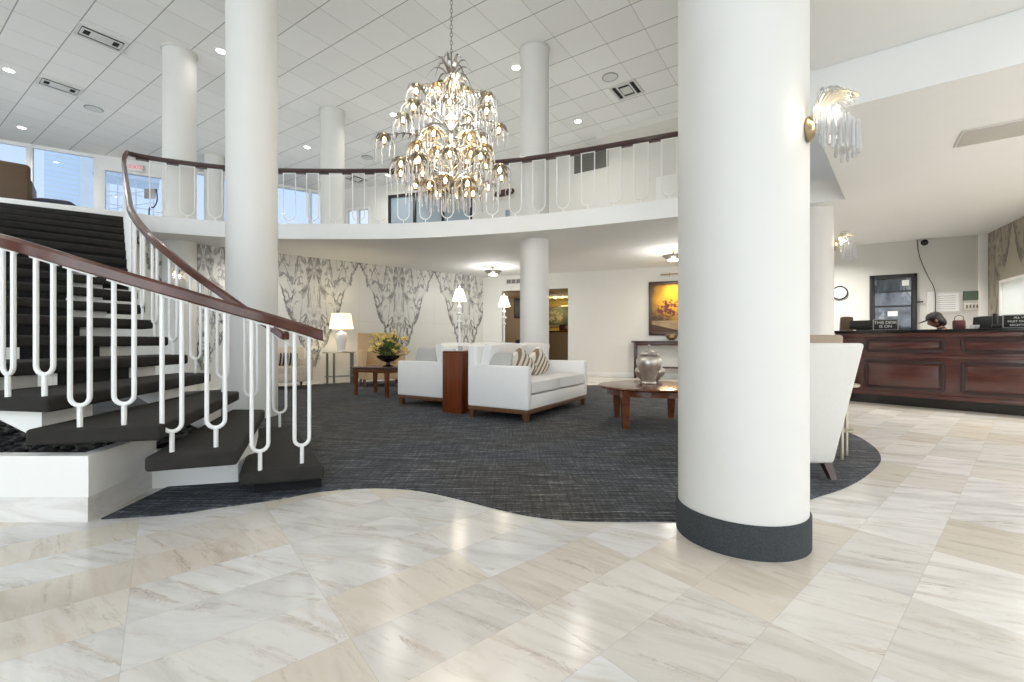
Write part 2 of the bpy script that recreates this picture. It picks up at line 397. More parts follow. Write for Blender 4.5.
# ------------------------------------------------------------------ mesh helpers
class MB:
    def __init__(self):
        self.bm = bmesh.new()
    def _merge(self, b, M=None):
        if M is not None:
            bmesh.ops.transform(b, matrix=M, verts=b.verts)
        me = bpy.data.meshes.new('tmp')
        b.to_mesh(me); b.free()
        self.bm.from_mesh(me)
        bpy.data.meshes.remove(me)
        return self
    def box(self, c, s, bev=0.0, seg=2, M=None, taper=None):
        b = bmesh.new()
        bmesh.ops.create_cube(b, size=1.0)
        for v in b.verts:
            k = 1.0
            if taper is not None and v.co.z < 0:
                k = taper
            v.co = Vector((v.co.x * s[0] * k, v.co.y * s[1] * k, v.co.z * s[2]))
        if bev > 0:
            bmesh.ops.bevel(b, geom=list(b.edges), offset=min(bev, 0.49 * min(s)), segments=seg, profile=0.5, affect='EDGES')
        T = Matrix.Translation(c)
        return self._merge(b, (M @ T) if M is not None else T)
    def boxm(self, M, s, bev=0.0, seg=2):
        return self.box((0, 0, 0), s, bev, seg, M)
    def cushion(self, c, s, M=None, puff=0.55, n=10, crown=0.0):
        b = bmesh.new()
        bmesh.ops.create_cube(b, size=2.0)
        bmesh.ops.subdivide_edges(b, edges=list(b.edges), cuts=n, use_grid_fill=True)
        for v in b.verts:
            x, y, z = v.co
            ex = (1 - abs(x) ** 4) ; ey = (1 - abs(y) ** 4)
            k = max(0.0, ex * ey) ** 0.5
            zz = z * ((1 - puff) + puff * k) + crown * k * (1 if z > 0 else 0)
            r = 1 - 0.04 * (abs(x * y) ** 3)
            v.co = Vector((x * s[0] / 2 * r, y * s[1] / 2 * r, zz * s[2] / 2))
        T = Matrix.Translation(c)
        return self._merge(b, (M @ T) if M is not None else T)
    def lathe(self, prof, c=(0, 0, 0), seg=32, M=None):
        b = bmesh.new()
        rings = []
        for (r, z) in prof:
            if r < 1e-5:
                rings.append([b.verts.new((0, 0, z))])
            else:
                rings.append([b.verts.new((r * math.cos(2 * PI * i / seg), r * math.sin(2 * PI * i / seg), z)) for i in range(seg)])
        for a, d in zip(rings, rings[1:]):
            for i in range(seg):
                j = (i + 1) % seg
                if len(a) == 1 and len(d) == 1:
                    continue
                if len(a) == 1:
                    b.faces.new((a[0], d[i], d[j]))
                elif len(d) == 1:
                    b.faces.new((a[i], a[j], d[0]))
                else:
                    b.faces.new((a[i], a[j], d[j], d[i]))
        if len(prof) > 2 and len(rings[0]) > 2 and len(rings[-1]) > 2:      # a ring section: close it on itself
            for i in range(seg):
                j = (i + 1) % seg
                b.faces.new((rings[-1][i], rings[-1][j], rings[0][j], rings[0][i]))
        else:
            for ring in (rings[0], rings[-1]):
                if len(ring) > 2:
                    b.faces.new(ring)
        bmesh.ops.recalc_face_normals(b, faces=b.faces)
        T = Matrix.Translation(c)
        return self._merge(b, (M @ T) if M is not None else T)
    def tube(self, pts, r, seg=8, M=None, caps=True):
        pts = [Vector(p) for p in pts]
        n = len(pts)
        rad = r if isinstance(r, (list, tuple)) else [r] * n
        b = bmesh.new()
        tang = []
        for i in range(n):
            a = pts[max(0, i - 1)]; d = pts[min(n - 1, i + 1)]
            tg = (d - a)
            tang.append(tg.normalized() if tg.length > 1e-9 else Vector((0, 0, 1)))
        up = Vector((0, 0, 1)) if abs(tang[0].z) < 0.9 else Vector((1, 0, 0))
        u = tang[0].cross(up).normalized()
        rings = []
        for i in range(n):
            u = (u - tang[i] * u.dot(tang[i]))
            u = u.normalized() if u.length > 1e-6 else tang[i].orthogonal().normalized()
            w = tang[i].cross(u)
            rings.append([b.verts.new(pts[i] + (u * math.cos(2 * PI * k / seg) + w * math.sin(2 * PI * k / seg)) * rad[i]) for k in range(seg)])
        for a, d in zip(rings, rings[1:]):
            for k in range(seg):
                j = (k + 1) % seg
                b.faces.new((a[k], a[j], d[j], d[k]))
        if caps:
            b.faces.new(rings[0]); b.faces.new(rings[-1])
        bmesh.ops.recalc_face_normals(b, faces=b.faces)
        return self._merge(b, M)
    def sweep(self, pts, w, h, cham=0.3, M=None):
        """level-topped rectangular section with eased corners along a path"""
        pts = [Vector(p) for p in pts]
        n = len(pts)
        c = cham * min(w, h)
        sec = [(-w / 2, -h / 2 + c * 0.4), (-w / 2 + c * 0.4, -h / 2), (w / 2 - c * 0.4, -h / 2), (w / 2, -h / 2 + c * 0.4), (w / 2, h / 2 - c), (w / 2 - c, h / 2), (-w / 2 + c, h / 2), (-w / 2, h / 2 - c)]
        b = bmesh.new()
        rings = []
        for i in range(n):
            a = pts[max(0, i - 1)]; d = pts[min(n - 1, i + 1)]
            tg = (d - a); tg.z = 0
            tg = tg.normalized() if tg.length > 1e-9 else Vector((1, 0, 0))
            side = Vector((tg.y, -tg.x, 0))
            rings.append([b.verts.new(pts[i] + side * x + Vector((0, 0, z))) for x, z in sec])
        m = len(sec)
        for a, d in zip(rings, rings[1:]):
            for k in range(m):
                j = (k + 1) % m
                b.faces.new((a[k], a[j], d[j], d[k]))
        b.faces.new(rings[0]); b.faces.new(rings[-1])
        bmesh.ops.recalc_face_normals(b, faces=b.faces)
        return self._merge(b, M)
    def prism(self, poly, z0, z1, M=None, bev=0.0):
        b = bmesh.new()
        lo = [b.verts.new((x, y, z0)) for x, y in poly]
        hi = [b.verts.new((x, y, z1)) for x, y in poly]
        f1 = b.faces.new(lo); f2 = b.faces.new(hi)
        n = len(poly)
        for i in range(n):
            j = (i + 1) % n
            b.faces.new((lo[i], lo[j], hi[j], hi[i]))
        bmesh.ops.recalc_face_normals(b, faces=b.faces)
        if bev > 0:
            bmesh.ops.bevel(b, geom=list(b.edges), offset=bev, segments=2, profile=0.5, affect='EDGES')
        else:
            bmesh.ops.triangulate(b, faces=[f for f in b.faces if len(f.verts) > 4])
        return self._merge(b, M)
    def quadhexa(self, lo, hi, bev=0.0):
        """solid from two quads of 3d points"""
        b = bmesh.new()
        L = [b.verts.new(p) for p in lo]; H = [b.verts.new(p) for p in hi]
        b.faces.new(L); b.faces.new(H)
        for i in range(len(L)):
            j = (i + 1) % len(L)
            b.faces.new((L[i], L[j], H[j], H[i]))
        bmesh.ops.recalc_face_normals(b, faces=b.faces)
        if bev > 0:
            bmesh.ops.bevel(b, geom=list(b.edges), offset=bev, segments=3, profile=0.5, affect='EDGES')
        return self._merge(b)
    def ball(self, c, r, M=None, sub=2, squash=(1, 1, 1)):
        b = bmesh.new()
        bmesh.ops.create_icosphere(b, subdivisions=sub, radius=1.0)
        for v in b.verts:
            v.co = Vector((v.co.x * r * squash[0], v.co.y * r * squash[1], v.co.z * r * squash[2]))
        T = Matrix.Translation(c)
        return self._merge(b, (M @ T) if M is not None else T)
    def mesh(self, name, mat, ang=35):
        me = bpy.data.meshes.new(name)
        self.bm.to_mesh(me); self.bm.free()
        me.polygons.foreach_set('use_smooth', [True] * len(me.polygons))
        me.set_sharp_from_angle(angle=R(ang))
        me.materials.append(MATS[mat])
        return me
    def build(self, name, mat, parent=None, label=None, ang=35):
        return link(name, self.mesh(name, mat, ang), parent, label)

def link(name, me, parent=None, label=None, loc=None):
    o = bpy.data.objects.new(name, me)
    C.objects.link(o)
    if parent is not None:
        o.parent = parent
    if label:
        o['label'] = label
    if loc is not None:
        o.location = loc
    return o
def thing(name, label, cat, loc=(0, 0, 0), rz=0.0, group=None):
    o = bpy.data.objects.new(name, None)
    C.objects.link(o)
    o.empty_display_size = 0.1
    o.location = loc; o.rotation_euler = (0, 0, rz)
    o['label'] = label; o['category'] = cat
    if group:
        o['group'] = group
    return o
def tag(o, label, cat, group=None, kind=None):
    o['label'] = label; o['category'] = cat
    if group:
        o['group'] = group
    if kind:
        o['kind'] = kind
    return o
def struct(name, mb, mat, parent=None):
    o = mb.build(name, mat, parent)
    if parent is None:
        o['kind'] = 'structure'
    return o
def dup(root, loc=None, rz=None, label=None):
    r = root.copy(); C.objects.link(r)
    if loc is not None:
        r.location = loc
    if rz is not None:
        r.rotation_euler = (0, 0, rz)
    if label:
        r['label'] = label
    for ch in list(root.children):
        c = ch.copy(); C.objects.link(c); c.parent = r
        for g in list(ch.children):
            d = g.copy(); C.objects.link(d); d.parent = c
    return r
def frame(p0, p1):
    """matrix with x along p0->p1, y to the left of it, origin p0"""
    d = Vector((p1[0] - p0[0], p1[1] - p0[1], 0)); L = d.length; d.normalize()
    M = Matrix(((d.x, -d.y, 0, p0[0]), (d.y, d.x, 0, p0[1]), (0, 0, 1, 0), (0, 0, 0, 1)))
    return M, L
def wall(name, p0, p1, z0, z1, mat, openings=(), th=0.14, side=1):
    """side=1: thickness to the left of p0->p1"""
    M, L = frame(p0, p1)
    mb = MB()
    y = side * th / 2
    cur = 0.0
    def b(xa, xb, za, zb):
        if xb - xa > 1e-4 and zb - za > 1e-4:
            mb.box(((xa + xb) / 2, y, (za + zb) / 2), (xb - xa, th, zb - za), M=M)
    for (s0, s1, za, zb) in sorted(openings):
        b(cur, s0, z0, z1); b(s0, s1, z0, za); b(s0, s1, zb, z1); cur = s1
    b(cur, L, z0, z1)
    return struct(name, mb, mat)
def text_obj(name, s, size, M, mat, parent, depth=0.002):
    cu = bpy.data.curves.new(name, 'FONT')
    cu.body = s; cu.size = size; cu.align_x = 'CENTER'; cu.align_y = 'CENTER'; cu.extrude = depth; cu.space_line = 0.95
    tmp = bpy.data.objects.new(name + '_tmp', cu); C.objects.link(tmp)
    dg = bpy.context.evaluated_depsgraph_get()
    me = bpy.data.meshes.new_from_object(tmp.evaluated_get(dg))
    bpy.data.objects.remove(tmp); bpy.data.curves.remove(cu)
    me.transform(M); me.materials.clear(); me.materials.append(MATS[mat])
    return link(name, me, parent)
def light(name, typ, loc, energy, color=(1, 1, 1), size=0.1, rot=None, spread=None):
    ld = bpy.data.lights.new(name, typ)
    ld.energy = energy; ld.color = color
    if typ == 'AREA':
        ld.shape = 'DISK'; ld.size = size
        if spread:
            ld.spread = spread
    elif typ in ('POINT', 'SPOT'):
        ld.shadow_soft_size = size
        if typ == 'SPOT' and spread:
            ld.spot_size = spread; ld.spot_blend = 0.8
    o = bpy.data.objects.new(name, ld); C.objects.link(o); o.location = loc
    if rot:
        o.rotation_euler = rot
    return o
def catmull(pts, n=6):
    P = [Vector(p) for p in pts]
    out = []
    for i in range(len(P) - 1):
        a = P[max(0, i - 1)]; b = P[i]; c = P[i + 1]; d = P[min(len(P) - 1, i + 2)]
        for k in range(n):
            t = k / n
            out.append(0.5 * ((2 * b) + (c - a) * t + (2 * a - 5 * b + 4 * c - d) * t * t + (3 * b - a - 3 * c + d) * t ** 3))
    out.append(P[-1])
    return out

H_SOFFIT, H_UP, H_CEIL = 3.0, 3.3, 6.84
# ------------------------------------------------------------------ setting: floor, ceilings
struct('floor', MB().prism([(-18, -5.6), (10, -5.6), (10, 18), (-18, 18)], -0.12, 0.0), 'marble_floor')
carpet_edge = [(-2.30, 2.52), (-1.95, 2.59), (-1.765, 2.69), (-1.485, 2.83), (-1.27, 2.98), (-0.98, 3.05), (-0.69, 3.02), (-0.41, 2.885), (-0.1, 2.68), (0.12, 2.557),
               (0.34, 2.5), (0.56, 2.487), (0.81, 2.49), (1.15, 2.50), (1.5, 2.58), (1.87, 2.83), (2.187, 3.01), (2.52, 3.247), (2.88, 3.557), (3.10, 3.78), (3.30, 4.054), (3.46, 4.348), (3.62, 4.74),
               (3.75, 5.3), (3.95, 5.9), (4.35, 6.4), (4.9, 6.9), (5.3, 7.6), (5.4, 8.6)]
edge_s = [(p.x, p.y) for p in catmull([(x, y, 0) for x, y in carpet_edge], 5)]
cp = MB().prism(edge_s + [(5.3, 9.9), (2.9, 10.1), (1.2, 10.12), (-0.3, 10.9), (-1.0, 12.9), (-10.6, 5.7), (-9.0, 4.2), (-4.6, 4.2), (-2.45, 4.2)], 0.0, 0.008)
tag(cp.build('carpet', 'lobby_carpet'), 'dark grey streaked fitted carpet with a wavy edge on the marble floor', 'carpet')

VOID = [(4.70, 6.36), (3.6, 6.83), (2.67, 7.23), (0.8, 8.04), (-0.7, 8.49), (-2.33, 8.80), (-4.57, 8.80), (-5.53, 8.66), (-6.51, 8.27), (-6.83, 8.02)]
void_s = [(p.x, p.y) for p in catmull([(x, y, 0) for x, y in VOID], 6)]
slab = MB().prism(void_s + [(-8.33, 7.12), (-10.2, 4.6), (-17.4, 4.6), (-17.4, 11.2), (-14.8, 13.03), (-7.3, 17.7), (-1.1, 15.95), (4.8, 12.0), (9.2, 9.0), (4.8, 6.42)], H_SOFFIT, H_UP)
struct('floor_balcony', slab, 'soffit_paint')
# dropped ceiling over the reception with its straight front edge
struct('ceiling_reception', MB().prism([(2.62, 4.02), (3.0, 4.40), (4.72, 6.37), (9.3, 9.1), (9.9, 8.4), (9.9, -1.4), (9.6, -1.18)], H_SOFFIT - 0.001, 3.7), 'soffit_paint')
struct('ceiling_entrance', MB().prism([(2.64, 4.00), (1.35, 2.55), (0.9, 1.9), (0.4, -5.5), (9.9, -5.5), (9.9, -1.45)], 3.39, 3.7), 'soffit_paint')
struct('ceiling', MB().prism([(-17.6, -5.6), (9.9, -5.6), (9.9, 9.5), (5, 12.5), (-1.0, 16.2), (-7.3, 18.2), (-15.0, 13.3), (-17.6, 11.6)], H_CEIL, H_CEIL + 0.2), 'ceiling_tiles')

# ------------------------------------------------------------------ setting: walls
wall('wall_marble', (-10.9, 5.54), (-0.906, 14.06), 0, H_SOFFIT, 'feature_marble', th=0.16, side=1)
WB0 = (-0.906, 14.06); WB1 = (5.65, 11.55)
wall('wall_back', WB0, WB1, 0, H_SOFFIT, 'white_wall_paint', [(0.64, 1.40, 0, 2.54), (1.98, 2.715, 0, 2.54)], 0.16, 1)
MWB, LWB = frame(WB0, WB1)
struct('baseboard_back', MB().box((4.9, -0.012, 0.06), (4.2, 0.024, 0.12), 0.004, M=MWB), 'white_plaster')
wall('wall_return', (5.65, 11.55), (5.0, 10.66), 0, H_SOFFIT, 'white_wall_paint', th=0.14, side=1)
RB1 = (9.10, 8.283); RB0 = (5.0, 10.66)
wall('wall_reception', RB0, RB1, 0, H_SOFFIT, 'grey_wall_paint', th=0.14, side=1)
wall('wall_reception_marble', (8.88, 8.41), (7.15, 5.37), 0, H_SOFFIT, 'reception_marble', [(0.54, 2.5, 0.9, 2.06)], 0.16, 1)
wall('wall_right', (7.15, 5.37), (9.8, 1.9), 0, H_SOFFIT, 'white_wall_paint', th=0.14, side=1)
wall('wall_right_entrance', (9.8, 1.9), (9.8, -5.5), 0, 3.39, 'white_wall_paint', th=0.14, side=1)
wall('wall_left', (-17.4, -5.5), (-17.4, 11.3), 0, H_CEIL, 'white_wall_paint', th=0.14, side=1)
wall('wall_left_lower', (-17.4, 4.6), (-10.9, 5.54), 0, H_SOFFIT, 'white_wall_paint', th=0.14, side=1)
# upstairs walls
wall('wall_upper_back', (-1.12, 15.8), (4.75, 11.9), H_UP, H_CEIL, 'white_wall_paint', th=0.14, side=1)
wall('wall_upper_side', (4.75, 11.9), (3.3, 7.1), H_UP, H_CEIL, 'white_wall_paint', th=0.1, side=1)
wall('wall_upper_right', (3.55, 7.55), (5.3, 6.78), H_UP, H_CEIL, 'soffit_paint', th=0.1, side=1)
wall('wall_upper_near', (4.85, 6.42), (2.64, 4.08), 3.7, H_CEIL, 'soffit_paint', th=0.1, side=1)
wall('wall_upper_entrance', (2.64, 4.06), (0.42, -5.5), 3.7, H_CEIL, 'soffit_paint', th=0.1, side=1)
P0 = (-7.3, 17.6); P1 = (-1.12, 15.8)
wall('wall_upper_left', P0, P1, H_UP, H_CEIL, 'white_wall_paint', [(0.94, 2.0, 3.6, 6.1), (2.78, 6.14, 3.3, 6.45)], 0.14, 1)

# glazed walls: upstairs to the street, and the entrance behind the camera
def glazing(name, p0, p1, z0, z1, posts, mat='white_metal', transoms=(), pw=0.09, wide=None, glass='clear_glass'):
    M, L = frame(p0, p1)
    root = bpy.data.objects.new(name, None); C.objects.link(root); root['kind'] = 'structure'
    fr = MB()
    for i, s in enumerate(posts):
        w = wide[i] if wide else pw
        fr.box((s, 0.05, (z0 + z1) / 2), (w, 0.12, z1 - z0), 0.004, M=M)
    for z in (z0 + 0.05, z1 - 0.05) + tuple(transoms):
        fr.box((L / 2, 0.05, z), (L, 0.1, 0.1), 0.004, M=M)
    fr.build('window_frame', mat, root)
    for a, b in zip(posts, posts[1:]):
        MB().box(((a + b) / 2, 0.06, (z0 + z1) / 2), (b - a - 0.02, 0.008, z1 - z0 - 0.02), M=M).build('pane', glass, root)
    return root
glazing('window_1', (-17.4, 11.43), (-7.3, 17.6), H_UP, H_CEIL, [0.05, 1.5, 3.64, 5.2, 7.0, 9.2, 11.3, 11.78], wide=[.12, .12, .14, .27, .14, .12, .12, .12], glass='tinted_glass')
glazing('window_2', (0.4, -5.5), (-17.4, -5.5), 0.0, H_CEIL, [0.06, 2.2, 4.4, 6.6, 8.8, 11.0, 13.2, 15.4, 17.74], transoms=(3.2,))
glazing('window_3', (9.8, -5.5), (0.4, -5.5), 0.0, 3.39, [0.06, 1.9, 3.8, 5.7, 7.6, 9.34], transoms=(2.3,))
MP, LP_ = frame(P0, P1)
glazing('window_4', tuple((MP @ Vector((0.94, 0.0, 0)))[:2]), tuple((MP @ Vector((2.0, 0.0, 0)))[:2]), 3.6, 6.1, [0.04, 0.53, 1.02], 'white_metal')
def glass_doors(name):
    root = bpy.data.objects.new(name, None); C.objects.link(root); root['kind'] = 'structure'
    fr = MB()
    posts = [2.82, 3.86, 5.0, 6.1]
    for s in posts:
        fr.box((s, 0.05, 4.875), (0.09, 0.1, 3.15), 0.004, M=MP)
    fr.box((4.46, 0.05, 6.4), (3.36, 0.1, 0.1), M=MP); fr.box((4.46, 0.05, 3.36), (3.36, 0.1, 0.12), M=MP)
    fr.build('door_frame', 'dark_metal', root)
    for a, b in zip(posts, posts[1:]):
        MB().box(((a + b) / 2, 0.07, 4.87), (b - a - 0.06, 0.012, 3.0), M=MP).build('pane', 'blue_pane', root)
    return root
glass_doors('door_1')
MW_, LW_ = frame((-17.4, 11.43), (-7.3, 17.6))
struct('trim_5', MB().box((6.1, 0.04, 6.62), (1.8, 0.16, 0.44), 0.004, M=MW_), 'white_plaster')
# pass window in the reception marble wall
MR, LR = frame((8.88, 8.41), (7.15, 5.37))
def small_window(name):
    root = bpy.data.objects.new(name, None); C.objects.link(root); root['kind'] = 'structure'
    fr = MB()
    for s in (0.56, 1.42, 2.48):
        fr.box((s, 0.01, 1.48), (0.05, 0.05, 1.16), 0.003, M=MR)
    fr.box((1.52, 0.01, 2.04), (1.96, 0.05, 0.05), M=MR); fr.box((1.52, 0.02, 0.92), (1.96, 0.1, 0.05), M=MR)
    fr.build('window_frame', 'white_metal', root)
    MB().box((1.52, 0.02, 1.48), (1.9, 0.006, 1.1), M=MR).build('pane', 'frosted_glass', root)
small_window('window_5')
wall('wall_office', tuple((MR @ Vector((-0.4, 1.7, 0)))[:2]), tuple((MR @ Vector((3.4, 1.7, 0)))[:2]), 0, H_SOFFIT, 'white_plaster', th=0.1, side=1)
wall('wall_office_end', tuple((MR @ Vector((-0.5, 3.2, 0)))[:2]), tuple((MR @ Vector((-0.5, 0.2, 0)))[:2]), 0, H_SOFFIT, 'white_plaster', th=0.1, side=1)
light('office_light', 'AREA', MR @ Vector((1.2, 0.7, 2.7)), 60, (1, 0.99, 0.96), 0.6, spread=R(170))

# rooms behind the two openings in the back wall (local x along the wall, y beyond it)
def rooms():
    m = MB()
    # splayed party wall between the rooms
    m.quadhexa([MWB @ Vector(v) for v in ((1.66, 0.17, 0), (1.74, 0.17, 0), (0.72, 4.4, 0), (0.64, 4.4, 0))], [MWB @ Vector(v) for v in ((1.66, 0.17, 2.6), (1.74, 0.17, 2.6), (0.72, 4.4, 2.6), (0.64, 4.4, 2.6))])
    m.box((-0.1, 2.85, 1.3), (2.4, 0.1, 2.6), M=MWB); m.box((-1.3, 1.5, 1.3), (0.1, 2.7, 2.6), M=MWB)
    m.box((0.2, 1.5, 2.65), (3.2, 2.7, 0.1), M=MWB)
    struct('wall_side_room', m, 'tan_paint')
    m = MB()
    m.box((2.1, 4.5, 1.3), (3.2, 0.1, 2.6), M=MWB); m.box((3.6, 2.3, 1.3), (0.1, 4.3, 2.6), M=MWB)
    m.box((2.4, 2.35, 2.66), (3.4, 4.4, 0.1), M=MWB)
    struct('wall_gold_room', m, 'ochre_paint')
rooms()

# ------------------------------------------------------------------ columns
def column(name, x, y, r, z0, z1, label, skirt=False, collar=False):
    o = thing(name, label, 'column', (x, y, 0)); o['kind'] = 'structure'
    MB().lathe([(r, z0), (r, z1)], seg=64).build('shaft', 'column_paint', o)
    if skirt:
        MB().lathe([(r + 0.001, 0.0), (r + 0.010, 0.0), (r + 0.010, 0.152), (r + 0.006, 0.158), (r + 0.001, 0.158)], seg=64).build('skirt', 'column_skirt', o, 'dark grey carpet band round the foot')
    if collar:
        MB().lathe([(r + 0.001, z1 - 0.035), (r + 0.022, z1 - 0.035), (r + 0.022, z1 - 0.002), (r + 0.001, z1 - 0.002)], seg=64).build('collar', 'vent_white', o)
    return o
column('column', 1.189, 2.346, 0.3037, 0, 3.7, 'thick white round column with dark carpet band nearest the camera', skirt=True)
struct('trim_1', MB().lathe([(0.3037, 3.7), (0.3037, H_CEIL)], (1.189, 2.346, 0), 64), 'column_paint')
column('column', -3.44, 5.96, 0.3037, 0, H_CEIL, 'tall white round column rising beside the curved staircase')
column('column', 0.45, 9.02, 0.29, 0, H_CEIL, 'white round column piercing the balcony behind the white sofa', collar=True)
column('column', -6.72, 9.10, 0.285, 0, H_CEIL, 'white round column behind the balcony rail above the stair head', collar=True)
column('column', -4.57, 11.45, 0.29, H_UP, H_CEIL, 'distant white round column upstairs left of the chandelier', collar=True)
column('column', -9.43, 14.25, 0.27, H_UP, H_CEIL, 'farthest white round column upstairs by the street windows', collar=True)
column('column', 4.62, 6.95, 0.29, 0, H_SOFFIT, 'white round column with small crystal sconce near the reception desk')

# ------------------------------------------------------------------ staircase
h = 3.3 / 19
I = [None, (-2.17, 4.47), (-2.36, 4.30), (-2.61, 4.31), (-2.88, 4.31), (-3.14, 4.37), (-3.40, 4.46), (-3.70, 4.65), (-3.99, 4.90), (-4.29, 5.16)]
for k in range(1, 11):
    I.append((-4.29 - 0.254 * k, 5.16 + 0.286 * k))
O = [None, (-1.24, 2.97), (-1.635, 2.68), (-1.995, 2.55), (-2.53, 2.45), (-3.07, 2.55), (-3.60, 2.75), (-4.10, 3.0), (-4.60, 3.3)]
for k in range(1, 12):
    O.append((-4.60 - 0.339 * k, 3.3 + 0.347 * k))
def lerp(a, b, t):
    return tuple(x + (y - x) * t for x, y in zip(a, b))
stair = thing('staircase', 'curved open-riser staircase with dark carpeted treads and white stringers', 'staircase', (0, 0, 0))
TH = 0.088
for n in range(1, 19):
    zt = h * n
    bo = lerp(O[n], O[n + 1], 1.2); bi = lerp(I[n], I[n + 1], 1.3)
    if n == 1:
        bo = (-1.715, 2.825)
    q = [O[n], I[n], bi, bo]
    MB().quadhexa([(x, y, zt - TH) for x, y in q], [(x, y, zt) for x, y in q], 0.02).build('tread', 'stair_carpet', stair)
    if n >= 4:  # dark sheets standing in for the shade between the treads
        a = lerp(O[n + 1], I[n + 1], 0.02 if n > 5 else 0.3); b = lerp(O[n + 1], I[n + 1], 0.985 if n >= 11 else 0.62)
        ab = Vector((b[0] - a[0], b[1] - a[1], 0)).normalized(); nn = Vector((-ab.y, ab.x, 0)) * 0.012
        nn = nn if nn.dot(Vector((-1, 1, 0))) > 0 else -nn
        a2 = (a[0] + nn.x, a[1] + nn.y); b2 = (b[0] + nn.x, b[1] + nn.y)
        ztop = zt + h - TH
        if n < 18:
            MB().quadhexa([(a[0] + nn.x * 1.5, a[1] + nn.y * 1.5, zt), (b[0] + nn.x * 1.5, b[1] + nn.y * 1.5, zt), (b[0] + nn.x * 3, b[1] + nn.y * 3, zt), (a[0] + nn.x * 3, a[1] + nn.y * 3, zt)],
                          [(a[0] + nn.x * 1.5, a[1] + nn.y * 1.5, ztop), (b[0] + nn.x * 1.5, b[1] + nn.y * 1.5, ztop), (b[0] + nn.x * 3, b[1] + nn.y * 3, ztop), (a[0] + nn.x * 3, a[1] + nn.y * 3, ztop)]).build('riser', 'shade_and_base_carpet', stair)
# white stringers: stepped ribbons under the treads
def stringer(t0, t1, first, last):
    m = MB()
    for n in range(first, last + 1):
        zt = h * n - TH
        za, zb = max(0.0, zt - 0.17), max(0.0, zt + h - 0.17)
        A0, A1 = lerp(O[n], I[n], t0), lerp(O[n], I[n], t1)
        B0, B1 = lerp(O[n + 1], I[n + 1], t0), lerp(O[n + 1], I[n + 1], t1)
        A0 = lerp(A0, B0, 0.22); A1 = lerp(A1, B1, 0.22)
        C0 = lerp(O[n + 1], I[n + 1], t0) ; C1 = lerp(O[n + 1], I[n + 1], t1)
        n2 = min(n + 2, 19)
        D0, D1 = lerp(O[n2], I[n2], t0), lerp(O[n2], I[n2], t1)
        B0 = lerp(C0, D0, 0.22 if n < 18 else 0); B1 = lerp(C1, D1, 0.22 if n < 18 else 0)
        m.quadhexa([(A0[0], A0[1], za), (A1[0], A1[1], za), (B1[0], B1[1], zb), (B0[0], B0[1], zb)],
                   [(A0[0], A0[1], zt), (A1[0], A1[1], zt), (B1[0], B1[1], zt), (B0[0], B0[1], zt)])
    return m.build('stringer', 'white_plaster', stair)
stringer(0.04, 0.24, 4, 18)
stringer(0.62, 0.80, 3, 18)
# dark base under the bottom tread and the white top riser at the landing
MB().prism([lerp(O[1], I[1], 0.06), lerp(O[1], I[1], 0.9), lerp((-2.4, 4.2), (-2.45, 4.3), .5), (-1.68, 2.93)], 0.0, h - TH + 0.01).build('base_block', 'shade_and_base_carpet', stair)
M19, L19 = frame(O[19], I[19])
MB().box((L19 / 2, 0.03, 3.222), (L19, 0.06, 0.156), 0.004, M=M19).build('landing_nosing', 'white_plaster', stair, 'white edge board of the upper landing')

# planter below the stair
pl = thing('planter', 'low white and marble planter wall filled with black pebbles under the stair', 'planter', (0, 0, 0))
pts = [(-6.2, 2.47), (-2.325, 2.47), (-2.43, 3.075), (-1.93, 3.17), (-1.90, 3.32), (-2.2, 3.9), (-2.45, 4.05)]
def band(pts, off, z0, z1, th):
    m = MB()
    P = [Vector((x, y, 0)) for x, y in pts]
    ins = []
    outs = []
    for i, p in enumerate(P):
        d1 = (P[i] - P[i - 1]).normalized() if i > 0 else (P[1] - P[0]).normalized()
        d2 = (P[i + 1] - P[i]).normalized() if i < len(P) - 1 else d1
        n1 = Vector((-d1.y, d1.x, 0)); n2 = Vector((-d2.y, d2.x, 0))
        nn = (n1 + n2).normalized(); k = 1.0 / max(0.5, nn.dot(n1))
        outs.append(p + nn * k * off); ins.append(p + nn * k * (off + th))
    for i in range(len(P) - 1):
        q = [outs[i], outs[i + 1], ins[i + 1], ins[i]]
        m.quadhexa([(v.x, v.y, z0) for v in q], [(v.x, v.y, z1) for v in q])
    return m
front = pts[:3]
band(front, 0.012, 0.0, 0.142, 0.07).build('marble_base', 'planter_marble', pl, 'veined marble base course')
band(front, 0.0, 0.142, 0.369, 0.08).build('white_wall', 'white_plaster', pl)
band([(-2.47, 3.04)] + pts[3:], 0.0, 0.0, 0.255, 0.07).build('curb', 'white_plaster', pl)
peb = MB()
for k in range(900):
    x = random.uniform(-5.6, -2.05); y = random.uniform(2.56, 4.3)
    if x > -2.42 and y < 3.2:
        continue
    if x > -2.0 - (y - 3.2) * 0.4 or (x > -2.45 and y < 3.25):
        continue
    s = random.uniform(0.02, 0.05)
    peb.ball((x, y, 0.27 + random.uniform(-0.02, 0.03) - (0.12 if x > -2.45 else 0)), s, sub=1, squash=(1, 1, 0.6), M=None)
peb.prism([(-6.0, 2.56), (-2.42, 2.56), (-2.5, 3.1), (-2.5, 4.2), (-6.0, 4.2)], 0.02, 0.27)
o = peb.build('pebbles', 'pebble', pl, 'black pebbles'); o['kind'] = 'stuff'

